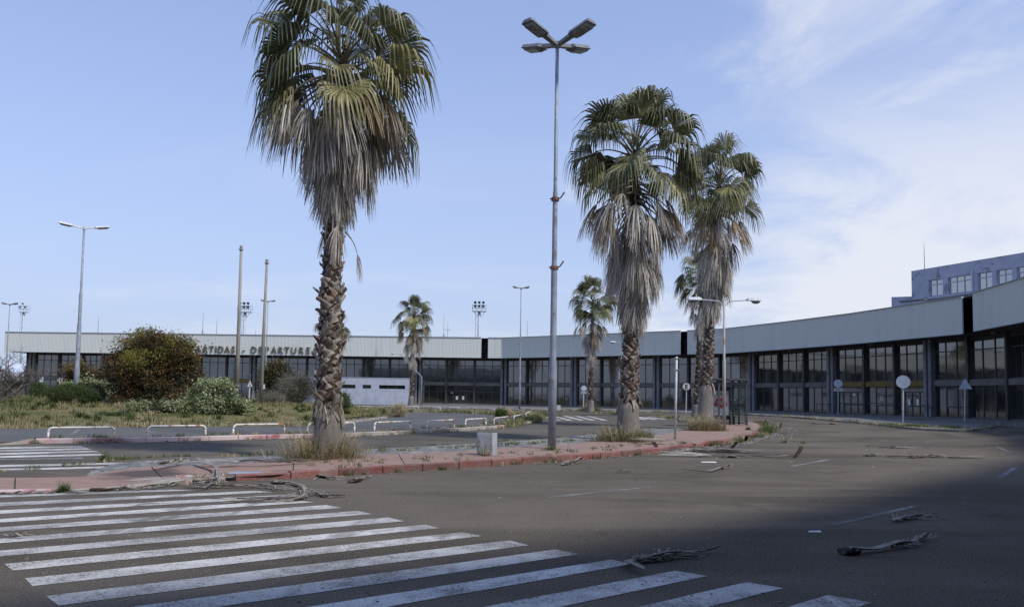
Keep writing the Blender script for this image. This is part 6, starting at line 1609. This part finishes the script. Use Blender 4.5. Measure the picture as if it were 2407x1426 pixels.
fallen('long dark frond stalk along the cobble edge left of the nearest palm', [(536, 1086), (600, 1089), (680, 1088), (720, 1087)], z0=.13, r=.032, shreds=(.2, 1., 40, .6), seed=18, dark=True, spread=.3)
fallen('brown dead frond pressed along the road under the broken kerb', [(430, 1148), (520, 1147), (600, 1146), (668, 1152)], r=.022, shreds=(.0, 1., 28, .7), seed=19, spread=.3)
fallen('dark curled leaf base on the road below the red kerb by the nearest palm', [(838, 1132), (850, 1129), (874, 1124)], r=.03, sheath=.28, shreds=None, seed=20, dark=True)
fallen('reddish dead frond piece against the red kerb by the nearest palm', [(752, 1121), (775, 1126), (790, 1128)], r=.026, sheath=.30, shreds=(0, 1, 12, .3), seed=21, dark=True)
fallen('dead frond piece at the foot of the dropped kerb', [(240, 1155), (262, 1154), (300, 1149)], r=.025, sheath=.2, shreds=(.2, 1., 18, .4), seed=22, dark=True, spread=.2)
fallen('brown upright leaf base nearest the bus shelter on the road', [(1798, 1000), (1785, 1002), (1765, 1004)], r=.03, sheath=.50, upright=True, shreds=(.2, 1., 16, .5), seed=23)
fallen('brown upright leaf base right of the island tip', [(1803, 1008), (1790, 1011), (1770, 1013)], r=.03, sheath=.42, upright=True, shreds=(.2, 1., 30, .7), seed=24)
fallen('pair of brown upright leaf bases farther out from the island tip', [(1832, 1007), (1815, 1008), (1795, 1009)], r=.03, sheath=.45, upright=True, shreds=(.2, 1., 30, .7), seed=25)
fallen('thin dead frond with a dark tip far out on the road by the terminal kerb', [(1955, 997), (1930, 997), (1898, 994)], r=.035, sheath=.35, shreds=(.3, 1., 16, .7), seed=26, dark=True)
fallen('reddish leaf base on the ground left of the third largest palm', [(1596, 985), (1605, 990), (1625, 984)], z0=.06, r=.035, sheath=.45, upright=True, shreds=(0, 1., 40, .8), seed=27, spread=.8)
fallen('dark dead frond heap at the terminal doors behind the largest round sign', [(2165, 985), (2150, 986), (2128, 984)], z0=.12, r=.04, sheath=.4, shreds=(0, 1., 30, .6), seed=28, dark=True, spread=.5)
fallen('thin dead frond lying on the left end of the zebra crossing', [(0, 1265), (25, 1264.5), (52, 1265)], r=.012, shreds=(.2, 1., 8, .25), seed=29, spread=.1)
# whole dead fans that dropped: a hanging dead frond laid flat
def dropped(label, u, v, z0, az, vi, s, flat=.30, seed=0):
    q = G(u, v, z0); t = thing('fallen_frond', (q.x, q.y, z0), label, 'dead frond', 'fallen dead palm fronds')
    put('leaf_fan', (GREY if seed % 3 else TAN)[(vi, seed % 3)], t, Matrix.Translation((0, 0, .03)) @ Matrix.Rotation(rad(az), 4, 'Z') @ Matrix.Diagonal((1, 1, flat, 1)) @ Matrix.Rotation(rad(-90), 4, 'Y') @ Matrix.Scale(s, 4))
for a in [('flat straw coloured dead fan nearest the red kerb end of the frond heap', 1545, 1063, 0, 15, 2, 1.2, .22, 1), ('straw coloured dead fan in the middle of the frond heap', 1590, 1058, 0, -20, 2, 1.3, .30, 2), ('straw coloured dead fan at the right side of the frond heap', 1700, 1056, 0, 165, 2, 1.25, .25, 4), ('grey dead fan lying half over the kerb behind the frond heap', 1640, 1046, .1, 190, 1, 1.1, .25, 5),
          ('frayed dead fan on the long stalk right of the frond heap', 1765, 1075, 0, 175, 2, 1.2, .18, 7), ('straw dead fan by the road weeds at the right tip of the island', 1770, 1024, 0, 230, 2, 1.0, .25, 8), ('dead fan hanging in the gap of the broken kerb', 520, 1126, .02, 215, 2, .75, .20, 11),
          ('grey dead fan on the red pavement left of the nearest palm', 640, 1092, .13, 170, 2, .8, .14, 13), ('dead fan on the terminal side of the third largest palm', 1600, 988, .06, 10, 2, 1.3, .25, 14), ('pale dead fan at the end of the long frayed frond before the right wing', 2150, 1075, 0, 5, 2, 1.1, .12, 16)]: dropped(*a)
# small metal cover set in the island
pc = G(576, 1110, .10); b = MB(); b.box((pc.x, pc.y, slab_z(pc.x)+.006), (.62, .42, .010), rz=.1); o = b.build('utility_cover', M['galv']); o['label'] = 'flat grey metal cover set in the red pavement near the broken kerb'; o['category'] = 'utility cover'
# white scraps
for (u, v, w, lb) in [(1665, 1086.5, .40, 'white flat scrap on the road below the frond heap'), (1915, 1251, .16, 'small white scrap on the shaded road'), (930, 1115, .0, '')]:
    if not w: continue
    p = G(u, v, .0); b = MB(); g = .05 if w > .3 else .018
    b.add([(p.x-w/2, p.y-g, .004), (p.x+w/2, p.y-g*1.2, .004), (p.x+w*.45, p.y+g, .020), (p.x-w*.4, p.y+g*1.2, .012), (p.x-w/2, p.y-g, .010), (p.x+w/2, p.y-g*1.2, .010), (p.x+w*.45, p.y+g, .026), (p.x-w*.4, p.y+g*1.2, .018)], [(3, 2, 1, 0), (4, 5, 6, 7), (0, 1, 5, 4), (1, 2, 6, 5), (2, 3, 7, 6), (3, 0, 4, 7)])
    o = b.build('scrap', M['paper']); o['label'] = lb; o['category'] = 'scrap'
# litter of dry leaf pieces along the red kerb and over the road
rng = np.random.default_rng(9); b = MB(); rr = random.Random(9)
def strew(line, n, off, size, zb=.004):
    L = even(line, 400)
    for _ in range(n):
        i = rr.randrange(400); d = (L[i+1]-L[i]).normalized(); nn_ = Vector((-d.y, d.x, 0)); q = L[i]+nn_*rr.uniform(*off); a = math.atan2(d.y, d.x)+rr.gauss(0, .5); l = size*rr.uniform(.3, 1.6); w = rr.uniform(.006, .016)*max(1, q.y/18)
        dv = Vector((math.cos(a), math.sin(a), 0)); nv = Vector((-dv.y, dv.x, 0)); z = zb+rr.uniform(.002, .03)
        b.add([q-dv*l/2-nv*w+Vector((0, 0, zb)), q-dv*l/2+nv*w+Vector((0, 0, zb)), q+nv*w+Vector((0, 0, z)), q-nv*w+Vector((0, 0, z)), q+dv*l/2+Vector((0, 0, zb))], [(0, 1, 2, 3), (3, 2, 4)])
strew(front_red, 420, (-.28, .0), .28); strew([p for p in FRs if p.x < xa and p.y < 20 and p.x > -11], 240, (-.30, .15), .25, .02); strew([p for p in front_red if p.y > 24], 420, (-.7, .0), .45)
strew([G(*p) for p in [(500, 1097), (700, 1092), (900, 1085), (1100, 1077), (1350, 1060), (1600, 1040)]], 130, (-.6, .6), .3, .135)
strew([p for p in FRs if p.y > 33], 200, (-1.6, .3), .5)
strew([G(*p) for p in [(900, 1160), (1500, 1130), (2000, 1080), (2200, 1040)]], 60, (-5, 5), .12); strew(outer_w, 160, (-.5, 3), .5, .12); strew(back_strip, 60, (-2, .1), .2, .01)
o = b.build('leaf_litter', M['litter'], kind='stuff')
# pebbles and crumbs on the near road
b = MB()
for _ in range(520):
    u, v = rr.uniform(0, 2400), 1120+300*rr.random()**.7; p = G(u, v); s = rr.uniform(.004, .013)
    b.box((p.x, p.y, s*.4), (s*1.6, s, s*.8), M=Matrix.Rotation(rr.uniform(0, 6), 3, 'Z'))
b.build('pebbles', M['litter'], kind='stuff')
